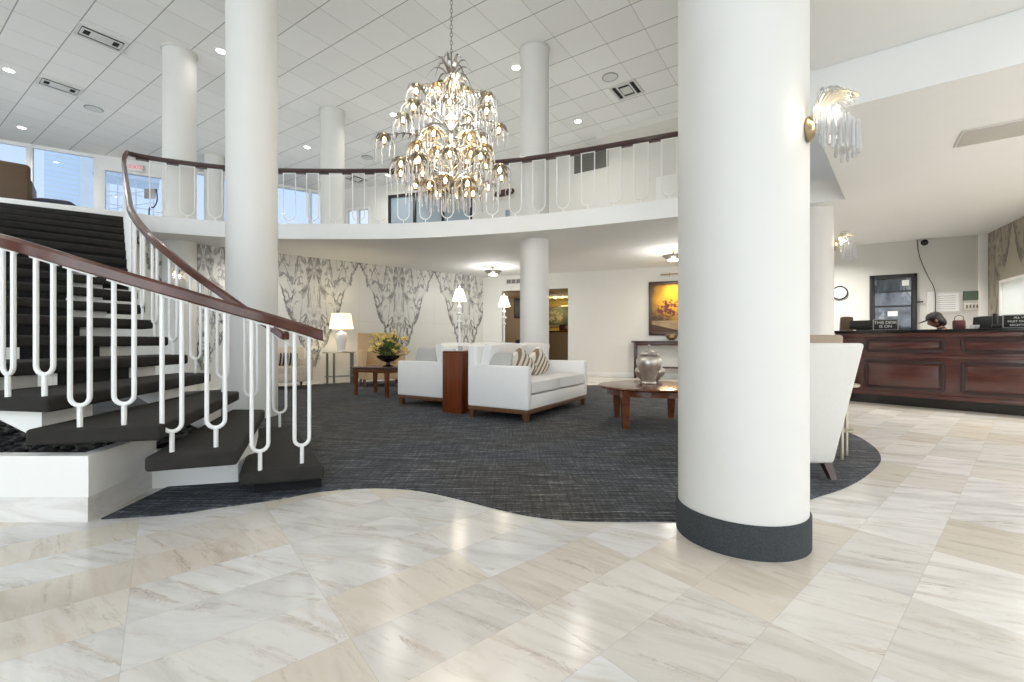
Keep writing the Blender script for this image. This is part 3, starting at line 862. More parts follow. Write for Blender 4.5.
# balusters: tuning-fork shape
def baluster(base, d, w, stem, topz, r, slope=0.0):
    """base: point; d: unit direction of the rail; topz: z of the rail's underside above base point; slope dz per metre along d"""
    m = MB()
    bx, by, bz = base
    rad = w / 2
    def pt(s, z):
        return (bx + d[0] * s, by + d[1] * s, z)
    z0 = bz + stem
    path = [pt(-rad, topz - slope * rad)]
    path.append(pt(-rad, z0 + rad + 0.02))
    for k in range(0, 9):
        a = PI + PI * k / 8
        path.append(pt(rad * math.cos(a), z0 + rad + rad * math.sin(a)))
    path.append(pt(rad, z0 + rad + 0.02))
    path.append(pt(rad, topz + slope * rad))
    m.tube(path, r, 8)
    m.tube([pt(0, bz), pt(0, z0 + 0.005)], r * 1.05, 8)
    hw = rad + 0.03
    m.tube([pt(-hw, topz - slope * hw - 0.004), pt(hw, topz + slope * hw - 0.004)], r * 0.8, 6)
    return m

# near (outer) stair railing
nr = thing('stair_railing', 'near outer stair railing with brown wooden handrail and white forked balusters', 'railing', (0, 0, 0), group='stair railings')
stems = [(-1.422, 3.047, 1.081, 1), (-1.614, 2.883, 1.157, 1), (-1.822, 2.77, 1.228, 2), (-2.00, 2.647, 1.294, 2), (-2.212, 2.566, 1.365, 3), (-2.406, 2.506, 1.429, 3), (-2.586, 2.49, 1.486, 4), (-2.80, 2.50, 1.548, 4)]
zz = 1.548
for n in range(5, 19):
    for f in (0.2, 0.72):
        p = lerp(O[n], O[n + 1], f); q = lerp(I[n], I[n + 1], f)
        v = Vector((q[0] - p[0], q[1] - p[1], 0)).normalized() * 0.08
        zz = zz + 0.087 if n < 9 else h * (n + f) + 0.87
        stems.append((p[0] + v.x, p[1] + v.y, zz, n))
rail = [(-1.315, 3.12, 1.037)] + [(x, y, z) for x, y, z, n in stems] + [(-8.30, 7.22, h * 19 + 0.9)]
MB().sweep(catmull(rail, 4), 0.062, 0.075).build('handrail', 'handrail_wood', nr)
def dirs(st, i):
    a = st[max(0, i - 1)]; b = st[min(len(st) - 1, i + 1)]
    v = Vector((b[0] - a[0], b[1] - a[1], 0)); L = v.length
    return (v.x / L, v.y / L), (b[2] - a[2]) / L
for i, (x, y, z, n) in enumerate(stems[:8 + 20]):
    d, sl = dirs(stems, i)
    baluster((x, y, h * n - 0.005), d, 0.094, 0.125, z - 0.036, 0.0125, sl).build('baluster', 'white_metal', nr)

# far (inner) stair railing
ir = thing('stair_railing', 'far inner stair railing whose brown handrail sweeps up to the balcony', 'railing', (0, 0, 0), group='stair railings')
st2 = []
for n in range(1, 19):
    for f in ((0.5,) if n < 10 else (0.3,)):
        p = lerp(I[n], I[n + 1], f); q = lerp(O[n], O[n + 1], f)
        v = Vector((q[0] - p[0], q[1] - p[1], 0)).normalized() * 0.07
        z = h * (n + f) + 0.80 + 0.012 * min(n, 8)
        st2.append((p[0] + v.x, p[1] + v.y, z, n))
r0 = st2[0]
rail2 = [(r0[0] + 0.07, r0[1] - 0.01, r0[2] - 0.02)] + [(x, y, z) for x, y, z, n in st2] + [(-6.80, 7.90, 4.24), (-6.86, 8.02, 4.36)]
MB().sweep(catmull(rail2, 4), 0.062, 0.08).build('handrail', 'handrail_wood', ir)
for i, (x, y, z, n) in enumerate(st2):
    d, sl = dirs(st2, i)
    baluster((x, y, h * n - 0.005), d, 0.11, 0.14, z - 0.04, 0.0125, sl).build('baluster', 'white_metal', ir)

# balcony railing
br = thing('balcony_railing', 'curved balcony railing with dark wooden handrail and white forked balusters', 'railing', (0, 0, 0))
edge = [Vector((x, y, 0)) for x, y in [(p.x, p.y) for p in catmull([(x, y, 0) for x, y in VOID[1:]], 12)]]
inset = []
for i, p in enumerate(edge):
    a = edge[max(0, i - 1)]; b = edge[min(len(edge) - 1, i + 1)]
    tg = (b - a).normalized()
    inset.append(p + Vector((tg.y, -tg.x, 0)) * 0.09)
MB().sweep([(p.x, p.y, 4.37) for p in inset], 0.07, 0.08).build('handrail', 'dark_rail_wood', br)
acc = 0.0; nxt = 0.25
for a, b in zip(inset, inset[1:]):
    L = (b - a).length
    while acc + L >= nxt:
        t_ = (nxt - acc) / L
        p = a.lerp(b, t_); d = (b - a).normalized()
        baluster((p.x, p.y, H_UP - 0.003), (d.x, d.y), 0.235, 0.085, 4.318, 0.0105).build('baluster', 'white_metal', br)
        nxt += 0.452
        e_ = p + d * 0.226
        MB().box((0, 0, 0), (0.19, 0.05, 0.035), 0.006, M=Matrix.Translation((e_.x, e_.y, 4.318)) @ Matrix.Rotation(math.atan2(d.y, d.x), 4, 'Z')).build('rail_block', 'dark_rail_wood', br)
    acc += L

# ------------------------------------------------------------------ reception desk
DX = Vector((0.6155, -0.788, 0)); DY = Vector((0.788, 0.6155, 0))
desk = thing('reception_desk', 'dark red-brown panelled wooden reception desk with black counter and kick', 'reception desk', (5.668, 7.329, 0), math.atan2(DX.y, DX.x))
m = MB()
x0, x1 = -0.33, 2.02
m.box(((x0 + x1) / 2, 0.35, 0.63), (x1 - x0, 0.66, 0.98), 0.004)
m.build('body', 'desk_wood', desk)
MB().box(((x0 + x1) / 2, 0.38, 0.075), (x1 - x0 - 0.08, 0.62, 0.15)).build('kick', 'black_gloss', desk, 'black recessed kick board')
m = MB()
m.box(((x0 + x1) / 2, 0.34, 1.150), (x1 - x0 + 0.08, 0.78, 0.045), 0.008)
m.build('counter_top', 'black_gloss', desk, 'polished black counter top')
m = MB()
m.box(((x0 + x1) / 2, 0.005, 1.095), (x1 - x0 + 0.02, 0.05, 0.07), 0.012)
m.box(((x0 + x1) / 2, 0.010, 0.77), (x1 - x0, 0.04, 0.05), 0.012)
m.box(((x0 + x1) / 2, 0.010, 0.175), (x1 - x0, 0.04, 0.06), 0.010)
m.build('moulding', 'desk_wood', desk)
def ring(m, xa, xb, za, zb):
    w = 0.045
    for (cx, cz, sx, sz) in (((xa + xb) / 2, za, xb - xa, w), ((xa + xb) / 2, zb, xb - xa, w), (xa, (za + zb) / 2, w, zb - za), (xb, (za + zb) / 2, w, zb - za)):
        m.box((cx, 0.008, cz), (sx, 0.035, sz), 0.012)
    return m
for xa, xb in ((0.08, 0.985), (1.19, 1.96)):
    for za, zb in ((0.85, 1.02), (0.27, 0.68)):
        mm = ring(MB(), xa, xb, za, zb)
        pn = mm.build('panel_moulding', 'moulding_shade_wood', desk, 'raised moulding darkened as in shadow')
        MB().box(((xa + xb) / 2, 0.018, (za + zb) / 2), (xb - xa - 0.1, 0.02, zb - za - 0.1), 0.004).build('panel', 'desk_wood', desk)

def desk_thing(name, label, cat, x, y, rz=0.0):
    p = Vector((5.668, 7.329, 0)) + DX * x + DY * y
    return thing(name, label, cat, (p.x, p.y, 1.1725), math.atan2(DX.y, DX.x) + rz)
# counter signs
def counter_sign(label, x, y, w, hh, lines, size):
    s = desk_thing('desk_sign', label, 'sign', x, y)
    MB().box((0, 0.012, hh / 2), (w, 0.02, hh), 0.003).build('plate', 'black_plastic', s)
    m = MB()
    for (cx, cz, sx, sz) in ((0, 0.006, w, 0.012), (0, hh - 0.006, w, 0.012), (-w / 2 + 0.006, hh / 2, 0.012, hh), (w / 2 - 0.006, hh / 2, 0.012, hh)):
        m.box((cx, 0.0, cz), (sx, 0.012, sz))
    m.build('frame', 'grey_metal', s, 'silver edge')
    for i, (tx, zc) in enumerate(lines):
        text_obj('lettering', tx, size, Matrix.Translation((0, 0.001, zc)) @ Matrix.Rotation(PI / 2, 4, 'X'), 'paper_white', s, 0.001)
counter_sign('small framed black sign standing on the counter before the dark glass door', 0.305, 0.10, 0.32, 0.175, [('THIS DESK', 0.118), ('IS ON', 0.058)], 0.062)
counter_sign('black three-line sign at the right end of the counter', 1.775, 0.10, 0.42, 0.185, [('ALL VISITORS', 0.142), ('MUST CHECK IN AT', 0.092), ('RECEPTION DESK', 0.042)], 0.036)
def monitor(label, x, y, w, hh, rz=0.0, back='black_plastic', kind='monitor'):
    s = desk_thing('computer_monitor', label, kind, x, y, rz)
    MB().box((0, 0, hh / 2 + 0.02), (w, 0.035, hh), 0.008).build('back_shell', back, s)
    MB().box((0, 0.02, hh / 2 + 0.02), (w - 0.02, 0.006, hh - 0.02)).build('screen', 'black_screen', s)
    MB().box((0, 0.02, 0.012), (w * 0.5, 0.16, 0.024), 0.006).build('stand', 'black_plastic', s)
monitor('long low black screen standing on the counter left of the small sign', -0.03, 0.36, 0.42, 0.155)
s = desk_thing('telephone', 'black desk telephone standing beside the right-hand counter sign', 'telephone', 1.53, 0.30)
MB().box((0, 0, 0.03), (0.16, 0.18, 0.05), 0.012).build('body', 'black_plastic', s)
MB().box((-0.05, 0, 0.12), (0.055, 0.05, 0.20), 0.02).build('handset', 'black_plastic', s)
# flower-print bag on the counter and a small glass bowl
s = desk_thing('gift_bag', 'small patterned dark red bag beside the person with the cap', 'bag', 1.10, 0.42)
MB().box((0, 0, 0.07), (0.14, 0.08, 0.14), 0.02).build('body', 'soft_red_print', s)
MB().tube([(-0.05, 0, 0.13), (-0.045, 0, 0.19), (0.0, 0, 0.215), (0.045, 0, 0.19), (0.05, 0, 0.13)], 0.005, 6).build('handle', 'dark_metal', s)
s = desk_thing('glass_bowl', 'tiny clear glass bowl on the counter right of the patterned bag', 'bowl', 1.27, 0.36)
MB().lathe([(0.0, 0.0), (0.03, 0.0), (0.05, 0.03), (0.052, 0.06), (0.047, 0.06), (0.045, 0.032), (0.0, 0.012)], seg=24).build('bowl', 'crystal', s)

# office chairs behind the desk
def office_chair(label, x, y, mat, top, w, rz):
    p = Vector((5.668, 7.329, 0)) + DX * x + DY * y
    s = thing('office_chair', label, 'chair', (p.x, p.y, 0), rz)
    MB().cushion((0, 0, 0.50), (0.5, 0.48, 0.1), puff=0.4).build('seat', mat, s)
    M = Matrix.Translation((0, 0.24, (top + 0.55) / 2)) @ Matrix.Rotation(R(-82), 4, 'X')
    MB().cushion((0, 0, 0), (w, top - 0.55, 0.09), M=M, puff=0.35).build('backrest', mat, s)
    MB().lathe([(0.0, 0.08), (0.028, 0.08), (0.028, 0.47), (0, 0.47)], seg=16).build('gas_column', 'dark_metal', s)
    m = MB()
    for k in range(5):
        a = 2 * PI * k / 5
        m.tube([(0, 0, 0.1), (0.28 * math.cos(a), 0.28 * math.sin(a), 0.07)], 0.018, 8)
        m.ball((0.28 * math.cos(a), 0.28 * math.sin(a), 0.03), 0.03, sub=1)
    m.build('base', 'dark_metal', s)
office_chair('brown high-backed office chair at the left end behind the desk', -0.40, 0.95, 'brown_leather', 1.46, 0.20, math.atan2(DX.y, DX.x) + 0.5)
office_chair('black round-backed office chair behind the desk beside the marble wall', 1.42, 1.20, 'black_plastic', 1.40, 0.50, math.atan2(DX.y, DX.x) + PI * 0.06)

# ------------------------------------------------------------------ reception back wall fittings (x along wall, y=0 face towards the room is negative y)
MB_, LB_ = frame(RB0, RB1)
def on_back(name, label, cat, s, z):
    p = MB_ @ Vector((s, 0, z))
    return thing(name, label, cat, p, math.atan2(RB1[1] - RB0[1], RB1[0] - RB0[0]))
def s_of(u):
    k = (u - 512) / 450.0
    d = Vector((RB1[0] - RB0[0], RB1[1] - RB0[1])).normalized()
    return (k * RB0[1] - RB0[0]) / (d.x - k * d.y)
# dark glass door
sa, sb = s_of(869.5), s_of(916.5)
w = sb - sa
dr = bpy.data.objects.new('door_2', None); C.objects.link(dr); dr['kind'] = 'structure'
dr.location = MB_ @ Vector(((sa + sb) / 2, 0, 0)); dr.rotation_euler = (0, 0, math.atan2(RB1[1] - RB0[1], RB1[0] - RB0[0]))
m = MB()
for sx in (-w / 2 + 0.04, w / 2 - 0.04):
    m.box((sx, -0.02, 1.17), (0.08, 0.05, 2.34), 0.004)
m.box((0, -0.02, 2.30), (w, 0.05, 0.08), 0.004); m.box((0, -0.02, 0.06), (w, 0.05, 0.12), 0.004)
m.build('door_frame', 'black_plastic', dr)
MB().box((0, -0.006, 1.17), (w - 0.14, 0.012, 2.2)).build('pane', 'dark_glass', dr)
m = MB()
for z in (1.70, 2.0):
    m.box((0, -0.014, z), (w - 0.16, 0.006, 0.035))
m.build('shelf', 'black_plastic', dr)
MB().box((w / 2 + 0.04, -0.05, 1.77), (0.1, 0.03, 0.03), 0.006).build('handle', 'dark_metal', dr)
MB().box((w / 2 - 0.17, -0.016, 2.16), (0.11, 0.004, 0.11), 0.001).build('sticker', 'paper_white', dr)
MB().box((0.0, -0.016, 1.55), (0.16, 0.004, 0.10), 0.001).build('notice', 'paper_white', dr)
# clock
ck = on_back('wall_clock', 'round white wall clock with black rim partly behind the far column', 'clock', s_of(839.5), 1 + 48 / 450 * 9.55)
Mx = Matrix.Rotation(PI / 2, 4, 'X')
MB().lathe([(0.0, 0.0), (0.125, 0.0), (0.125, 0.02), (0.0, 0.02)], seg=40, M=Mx).build('dial', 'paper_white', ck)
MB().lathe([(0.12, 0.0), (0.145, 0.0), (0.145, 0.035), (0.12, 0.035)], seg=40, M=Mx).build('rim', 'black_plastic', ck)
m = MB(); m.box((0.02, -0.026, 0.025), (0.008, 0.004, 0.07), M=Matrix.Rotation(0.5, 4, 'Y')); m.box((-0.02, -0.026, 0.03), (0.006, 0.004, 0.1), M=Matrix.Rotation(-0.9, 4, 'Y'))
m.build('hand', 'black_plastic', ck)
# notice, white rail box, green box, switch plate, dome camera, cable, door casing
def flat_thing(name, label, cat, u, v0, v1, wd, mat, d=0.02, bev=0.003):
    s = s_of(u); Y = (MB_ @ Vector((s, 0, 0))).y
    za, zb = 1 + (341 - v1) / 450 * Y, 1 + (341 - v0) / 450 * Y
    t_ = on_back(name, label, cat, s, za)
    MB().box((0, -d / 2, (zb - za) / 2), (wd, d, zb - za), bev).build('board', mat, t_)
    return t_, zb - za
nt, hh = flat_thing('notice_board', 'white printed notice in a pale frame above the person with the cap', 'notice', 946, 292, 313, 0.46, 'vent_white')
MB().box((0, -0.024, hh / 2), (0.36, 0.006, hh - 0.06)).build('sheet', 'paper_white', nt)
m = MB()
for k in range(7):
    m.box((0, -0.028, 0.08 + k * (hh - 0.16) / 6), (0.26, 0.001, 0.008))
m.build('printed_lines', 'grey_metal', nt)
flat_thing('cable_cover', 'narrow white upright box on the wall under the hanging cable', 'box', 931, 292, 330, 0.13, 'vent_white', 0.05)
gb, hh = flat_thing('green_plaque', 'dull green plaque on the wall right of the printed notice', 'plaque', 972, 291, 300, 0.25, 'green_board')
MB().box((0, -0.024, hh / 2), (0.21, 0.006, hh - 0.03)).build('face', 'green_board', gb)
sp, hh = flat_thing('switch_plate', 'cream light switch plate below the dull green plaque', 'switch', 971.5, 303, 310, 0.21, 'cream_cushion')
for k in range(4):
    MB().box((-0.07 + k * 0.047, -0.026, hh / 2), (0.022, 0.012, hh * 0.5), 0.003).build('rocker', 'vent_grey', sp)
dc = on_back('dome_camera', 'black dome security camera high on the reception wall', 'camera', s_of(924), 2.93)
MB().lathe([(0.0, 0.0), (0.075, 0.0), (0.08, 0.02), (0.07, 0.03), (0.0, 0.03)], seg=32, M=Matrix.Rotation(PI / 2, 4, 'X')).build('base_ring', 'vent_white', dc)
MB().ball((0, -0.035, 0), 0.06, sub=3).build('dome', 'black_gloss', dc)
cb = on_back('hanging_cable', 'thin dark cable drooping down the reception wall from the ceiling', 'cable', s_of(917), 0)
sE = s_of(934) - s_of(917)
MB().tube(catmull([(0, -0.02, 3.0), (0.01, -0.03, 2.8), (0.06, -0.04, 2.55), (0.16, -0.04, 2.25), (sE, -0.07, 1.95), (sE, -0.07, 1.45)], 6), 0.006, 6).build('cable', 'dark_metal', cb)
struct('trim_2', MB().box((s_of(983.5), -0.02, 1.5), (0.15, 0.04, 3.0), 0.004, M=MB_), 'white_plaster')
struct('trim_3', MB().box((s_of(988), -0.015, 1.5), (0.05, 0.03, 3.0), 0.002, M=MB_), 'dark_wood')

# air grille flush in the reception ceiling
av = thing('ceiling_vent', 'wide flush white vent in the reception ceiling at the right', 'vent', (4.79, 4.17, H_SOFFIT - 0.002), math.atan2(-0.76, 1.02), group='ceiling vents')
MB().box((0, 0, -0.006), (0.95, 0.46, 0.012), 0.003).build('frame', 'vent_white', av)
MB().box((0, 0, -0.014), (0.90, 0.42, 0.008), 0.002).build('panel', 'vent_panel', av)

# ------------------------------------------------------------------ seating
def leg_bm(x, y, hgt, a=0.03, b=0.022, sx=0.0, sy=0.0):
    m = MB()
    m.quadhexa([(x + sx - b, y + sy - b, 0), (x + sx + b, y + sy - b, 0), (x + sx + b, y + sy + b, 0), (x + sx - b, y + sy + b, 0)],
               [(x - a, y - a, hgt), (x + a, y - a, hgt), (x + a, y + a, hgt), (x - a, y + a, hgt)])
    return m
def sofa(label, loc, rz, L, D, cushions=True, group='white sofas back to back'):
    """x along the length, front at y=0, back at y=D"""
    s = thing('sofa', label, 'sofa', loc, rz, group)
    MB().box((L / 2, D / 2, 0.135), (L - 0.01, D - 0.01, 0.055), 0.004).build('base_frame', 'walnut', s, 'brown wooden plinth frame')
    for x in (0.05, L - 0.05):
        for y in (0.05, D - 0.05):
            leg_bm(x, y, 0.12, 0.035, 0.026).build('leg', 'walnut', s, 'tapered brown wooden leg')
    MB().box((L / 2, D / 2, 0.245), (L - 0.02, D - 0.02, 0.17), 0.012).build('seat_frame', 'white_leather', s)
    for x in (0.05, L - 0.05):
        MB().box((x, D / 2, 0.425), (0.10, D, 0.535), 0.022, 3).build('arm', 'white_leather', s)
    MB().box((L / 2, D - 0.06, 0.555), (L - 0.006, 0.13, 0.78), 0.03, 3).build('back_panel', 'white_leather', s)
    n = 2
    cw = (L - 0.2) / n
    for k in range(n):
        x = 0.1 + cw * (k + 0.5)
        MB().cushion((x, (D - 0.12) / 2, 0.425), (cw - 0.008, D - 0.11, 0.19), puff=0.3).build('seat_cushion', 'white_fabric', s)
        M = Matrix.Translation((x, D - 0.20, 0.72)) @ Matrix.Rotation(R(-78), 4, 'X')
        MB().cushion((0, 0, 0), (cw - 0.008, 0.50, 0.20), M=M, puff=0.4).build('back_cushion', 'white_fabric', s)
    return s
sdir = math.atan2(0.857, 0.515)                   # along the sofas and the console
# near sofa: near front corner at (0.19, 5.41); length runs away from the camera
u_ = Vector((0.515, 0.857, 0)); v_ = Vector((-0.857, 0.515, 0))       # v: from front to back
sofa('white sofa facing the coffee table with striped pillows and brown wooden legs', (0.19, 5.41, 0), sdir, 1.92, 0.90)
far0 = Vector((-1.80, 7.06, 0)) + u_ * 1.78
sofa('white sofa facing away behind the wooden console table', (far0.x, far0.y, 0), sdir + PI, 1.78, 0.98)
# throw pillows
def pillow(label, p, z, rz, tilt, size, mat, th=0.15, lean=0.0):
    M = Matrix.Rotation(lean, 4, 'Y') @ Matrix.Rotation(tilt, 4, 'X')
    o = MB().cushion((0, 0, 0), (size[0], size[1], th), puff=0.75, M=M).build('pillow', mat)
    o.location = (p[0], p[1], z); o.rotation_euler = (0, 0, rz)
    tag(o, label, 'pillow', 'throw pillows')
def onsofa(a, b):
    q = Vector((0.19, 5.41, 0)) + u_ * a + v_ * b
    return (q.x, q.y)
pillow('striped beige pillow lying against the sofa back, nearer of the two', onsofa(0.56, 0.42), 0.66, sdir, R(-58), (0.54, 0.36), 'striped_cloth', 0.16, R(32))
pillow('striped beige pillow propped behind the first striped pillow, farther along the sofa', onsofa(1.02, 0.42), 0.66, sdir + 0.12, R(-58), (0.52, 0.36), 'striped_cloth', 0.16, R(32))
pillow('pale grey pillow in the corner of the near sofa by the console', onsofa(0.16, 0.55), 0.66, sdir + PI / 2, R(-70), (0.42, 0.40), 'grey_fabric', 0.12)
q = far0 - u_ * 1.62 - v_ * (-0.45)
q = Vector((-1.86, 7.10, 0)) + u_ * 0.17 - v_ * 0.52
pillow('grey pillow showing above the arm of the sofa facing away', (q.x, q.y), 0.72, sdir + PI / 2, R(-72), (0.42, 0.36), 'grey_fabric', 0.12)

# console between the sofas, with its two lamps and trays
cs0 = Vector((-0.845, 6.20, 0))
cons = thing('console_table', 'tall reddish-brown wooden console between the two white sofas', 'table', cs0, sdir)
MB().box((0.9, -0.02, 0.845), (1.80, 0.33, 0.03), 0.004).build('top', 'console_wood', cons)
for x in (0.02, 1.78):
    MB().box((x, -0.02, 0.415), (0.04, 0.33, 0.83), 0.003).build('end_panel', 'console_wood', cons)
MB().box((0.9, -0.02, 0.415), (1.72, 0.26, 0.83), 0.003).build('body', 'console_wood', cons)
def cpos(a, b=0.0):
    return cs0 + u_ * a + v_ * b
def buffet_lamp(label, p, group='buffet lamps on the console'):
    s = thing('buffet_lamp', label, 'lamp', (p.x, p.y, 0.861), 0, group)
    MB().lathe([(0, 0), (0.075, 0), (0.075, 0.015), (0.05, 0.03), (0.025, 0.05), (0.03, 0.07), (0.016, 0.085), (0.0, 0.085)], seg=24).build('base', 'white_metal', s)
    MB().lathe([(0, 0.08), (0.014, 0.08), (0.013, 0.40), (0.03, 0.41), (0.03, 0.43), (0.014, 0.44), (0.014, 0.50), (0.045, 0.515), (0.048, 0.53), (0.014, 0.545), (0.014, 0.60), (0.034, 0.61), (0.02, 0.64), (0.008, 0.66), (0.008, 0.74), (0, 0.74)], seg=20).build('stem', 'white_metal', s)
    MB().lathe([(0.10, 0.70), (0.095, 0.72), (0.05, 0.87), (0.047, 0.87), (0.092, 0.72), (0.097, 0.70)], seg=32).build('shade', 'shade_glow_bright', s, 'glowing white bell shade')
    MB().lathe([(0, 0.86), (0.008, 0.87), (0.014, 0.885), (0.0, 0.91)], seg=12).build('finial', 'white_metal', s)
    light('buffet_lamp_light', 'POINT', (p.x, p.y, 0.861 + 0.93), 5, (1, 0.86, 0.66), 0.05)
    return s
buffet_lamp('white candlestick lamp with lit shade at the near end of the console', cpos(0.17, -0.02))
buffet_lamp('white candlestick lamp with lit shade at the far end before the doorway', cpos(1.36, -0.02))
tb = thing('tray', 'white marble tray on the near end of the wooden console', 'tray', cpos(0.14, 0.06) + Vector((0, 0, 0.8605)), sdir)
MB().box((0, 0, 0.012), (0.22, 0.16, 0.024), 0.004).build('tray', 'porcelain', tb)
for k, (a, b, hgt) in enumerate(((0.10, -0.13, 0.05), (0.10, -0.105, 0.06))):
    pass
vb = thing('glass_votive', 'small glass votive holder on the console beside the white tray', 'candle holder', cpos(0.055, -0.125) + Vector((0, 0, 0.8605)), sdir)
MB().lathe([(0, 0), (0.028, 0), (0.03, 0.07), (0.026, 0.07), (0.024, 0.01), (0, 0.01)], seg=20).build('cup', 'crystal', vb)
MB().lathe([(0, 0.011), (0.021, 0.011), (0.021, 0.04), (0, 0.04)], seg=16).build('candle', 'dark_metal', vb)

# round coffee table with silver jar and pot
ct = thing('coffee_table', 'round polished brown wooden coffee table with four tapered legs', 'table', (1.68, 5.47, 0))
MB().lathe([(0, 0.435), (0.585, 0.435), (0.61, 0.442), (0.62, 0.455), (0.61, 0.468), (0.58, 0.472), (0, 0.472)], seg=72).build('top', 'table_wood', ct)
MB().lathe([(0.52, 0.37), (0.535, 0.37), (0.535, 0.436), (0.52, 0.436)], seg=72).build('apron', 'table_wood', ct)
for x, y in ((-0.40, -0.38), (0.33, -0.45), (-0.31, 0.42), (0.38, 0.36)):
    leg_bm(x, y, 0.437, 0.05, 0.028).build('leg', 'table_wood', ct)
jar = thing('ginger_jar', 'tall silver lidded jar on the round coffee table', 'jar', (1.69, 5.55, 0.4725))
MB().lathe([(0, 0), (0.085, 0), (0.09, 0.012), (0.08, 0.03), (0.095, 0.10), (0.14, 0.20), (0.155, 0.26), (0.15, 0.30), (0.12, 0.335), (0.095, 0.345), (0.09, 0.355), (0, 0.355)], seg=48).build('body', 'silver', jar)
MB().lathe([(0, 0.355), (0.112, 0.355), (0.118, 0.366), (0.105, 0.385), (0.06, 0.405), (0.025, 0.415), (0.012, 0.43), (0.02, 0.445), (0.024, 0.46), (0.012, 0.48), (0, 0.485)], seg=40).build('lid', 'silver', jar)
pot = thing('silver_pot', 'squat round silver pot behind the tall lidded jar', 'pot', (1.795, 5.86, 0.4725))
MB().lathe([(0, 0), (0.10, 0), (0.12, 0.02), (0.17, 0.08), (0.19, 0.13), (0.18, 0.17), (0.13, 0.20), (0.11, 0.22), (0.10, 0.21), (0.12, 0.19), (0.0, 0.18)], seg=40).build('body', 'silver', pot)

# armchairs
def armchair(name, label, loc, rz, mat, w, d, seat_h, arm_h, back_h, legs='walnut', flare=0.0, sub=None, group=None):
    """front faces -y (local); back at +y"""
    s = thing(name, label, 'armchair', loc, rz, group)
    for x in (-w / 2 + 0.07, w / 2 - 0.07):
        for y in (-d / 2 + 0.07, d / 2 - 0.07):
            leg_bm(x, y, 0.16, 0.03, 0.018, 0.0, 0.02 if y > 0 else -0.02).build('leg', legs, s, 'dark wooden leg')
    MB().box((0, 0, 0.24), (w - 0.04, d - 0.06, 0.18), 0.02, 3).build('seat_frame', mat, s)
    MB().cushion((0, -0.04, seat_h - 0.06), (w - 0.2, d - 0.16, 0.16), puff=0.3).build('seat_cushion', mat, s)
    for sx in (-1, 1):
        MB().box((sx * (w / 2 - 0.06), -0.02, (arm_h + 0.16) / 2), (0.12, d - 0.06, arm_h - 0.16), 0.03, 3).build('arm', mat, s)
    b0, b1 = w / 2 - 0.02, w / 2 + flare
    yb = d / 2
    MB().quadhexa([(-b0, yb - 0.14, 0.16), (b0, yb - 0.14, 0.16), (b0, yb, 0.16), (-b0, yb, 0.16)],
                  [(-b1, yb - 0.02, back_h), (b1, yb - 0.02, back_h), (b1, yb + 0.10, back_h), (-b1, yb + 0.10, back_h)], 0.03).build('backrest', mat, s)
    return s
armchair('armchair', 'beige armchair with striped cushion seen through the stair balusters', (-4.78, 9.55, 0), R(38), 'beige_fabric', 0.86, 0.80, 0.45, 0.62, 0.86, group='lobby armchairs')
pillow('black striped pillow on the beige armchair behind the stair rail', (-4.72, 9.42), 0.62, R(38), R(-60), (0.40, 0.30), 'black_stripe_cloth', 0.12)
armchair('armchair', 'tan high-backed armchair behind the yellow flower arrangement', (-2.98, 10.25, 0), R(25), 'tan_fabric', 0.95, 0.80, 0.45, 0.80, 1.19, group='lobby armchairs')
# white wing chair behind the thick column: its back to the camera
def wing_chair():
    s = thing('tub_chair', 'white upholstered chair with its back to us beside the thick column', 'chair', (2.02, 3.62, 0), R(180))
    for x, y in ((-0.25, 0.36), (0.25, 0.36), (-0.22, -0.3), (0.22, -0.3)):
        leg_bm(x, y, 0.125, 0.03, 0.02, 0.03 * (1 if x > 0 else -1), 0.035 if y > 0 else -0.03).build('leg', 'dark_wood', s, 'splayed dark wooden leg')
    MB().quadhexa([(-0.29, 0.30, 0.12), (0.29, 0.30, 0.12), (0.29, 0.40, 0.12), (-0.29, 0.40, 0.12)],
                  [(-0.46, 0.36, 0.985), (0.46, 0.36, 0.985), (0.46, 0.47, 0.985), (-0.46, 0.47, 0.985)], 0.025).build('backrest', 'chair_cloth', s)
    MB().box((0, 0, 0.25), (0.52, 0.66, 0.22), 0.03, 3).build('seat_frame', 'chair_cloth', s)
    MB().cushion((0, -0.03, 0.42), (0.54, 0.64, 0.14), puff=0.3).build('seat_cushion', 'white_fabric', s)
    for sx in (-1, 1):
        MB().quadhexa([(sx * 0.22, -0.30, 0.14), (sx * 0.28, -0.30, 0.14), (sx * 0.28, 0.34, 0.14), (sx * 0.22, 0.34, 0.14)],
                      [(sx * 0.30, -0.34, 0.62), (sx * 0.38, -0.34, 0.62), (sx * 0.42, 0.38, 0.84), (sx * 0.34, 0.38, 0.84)], 0.02).build('arm', 'chair_cloth', s)
wing_chair()
armchair('armchair', 'taupe chair whose rounded top shows just above the white chair', (2.94, 4.75, 0), R(172), 'taupe_fabric', 0.60, 0.62, 0.45, 0.62, 1.06, legs='dark_wood', group='lobby armchairs')
# small metal side table beside the white chair
sd = thing('drink_table', 'small round metal side table half hidden behind the white chair', 'table', (2.79, 3.88, 0))
MB().lathe([(0, 0.615), (0.165, 0.615), (0.17, 0.625), (0.17, 0.634), (0, 0.64)], seg=48).build('top', 'champagne_metal', sd)
MB().lathe([(0, 0.238), (0.13, 0.238), (0.133, 0.248), (0, 0.252)], seg=40).build('shelf', 'champagne_metal', sd)
for k in range(3):
    a = R(-105 + 120 * k)
    MB().tube([(0.12 * math.cos(a), 0.12 * math.sin(a), 0.0), (0.12 * math.cos(a), 0.12 * math.sin(a), 0.62)], 0.014, 10).build('leg', 'champagne_metal', sd)

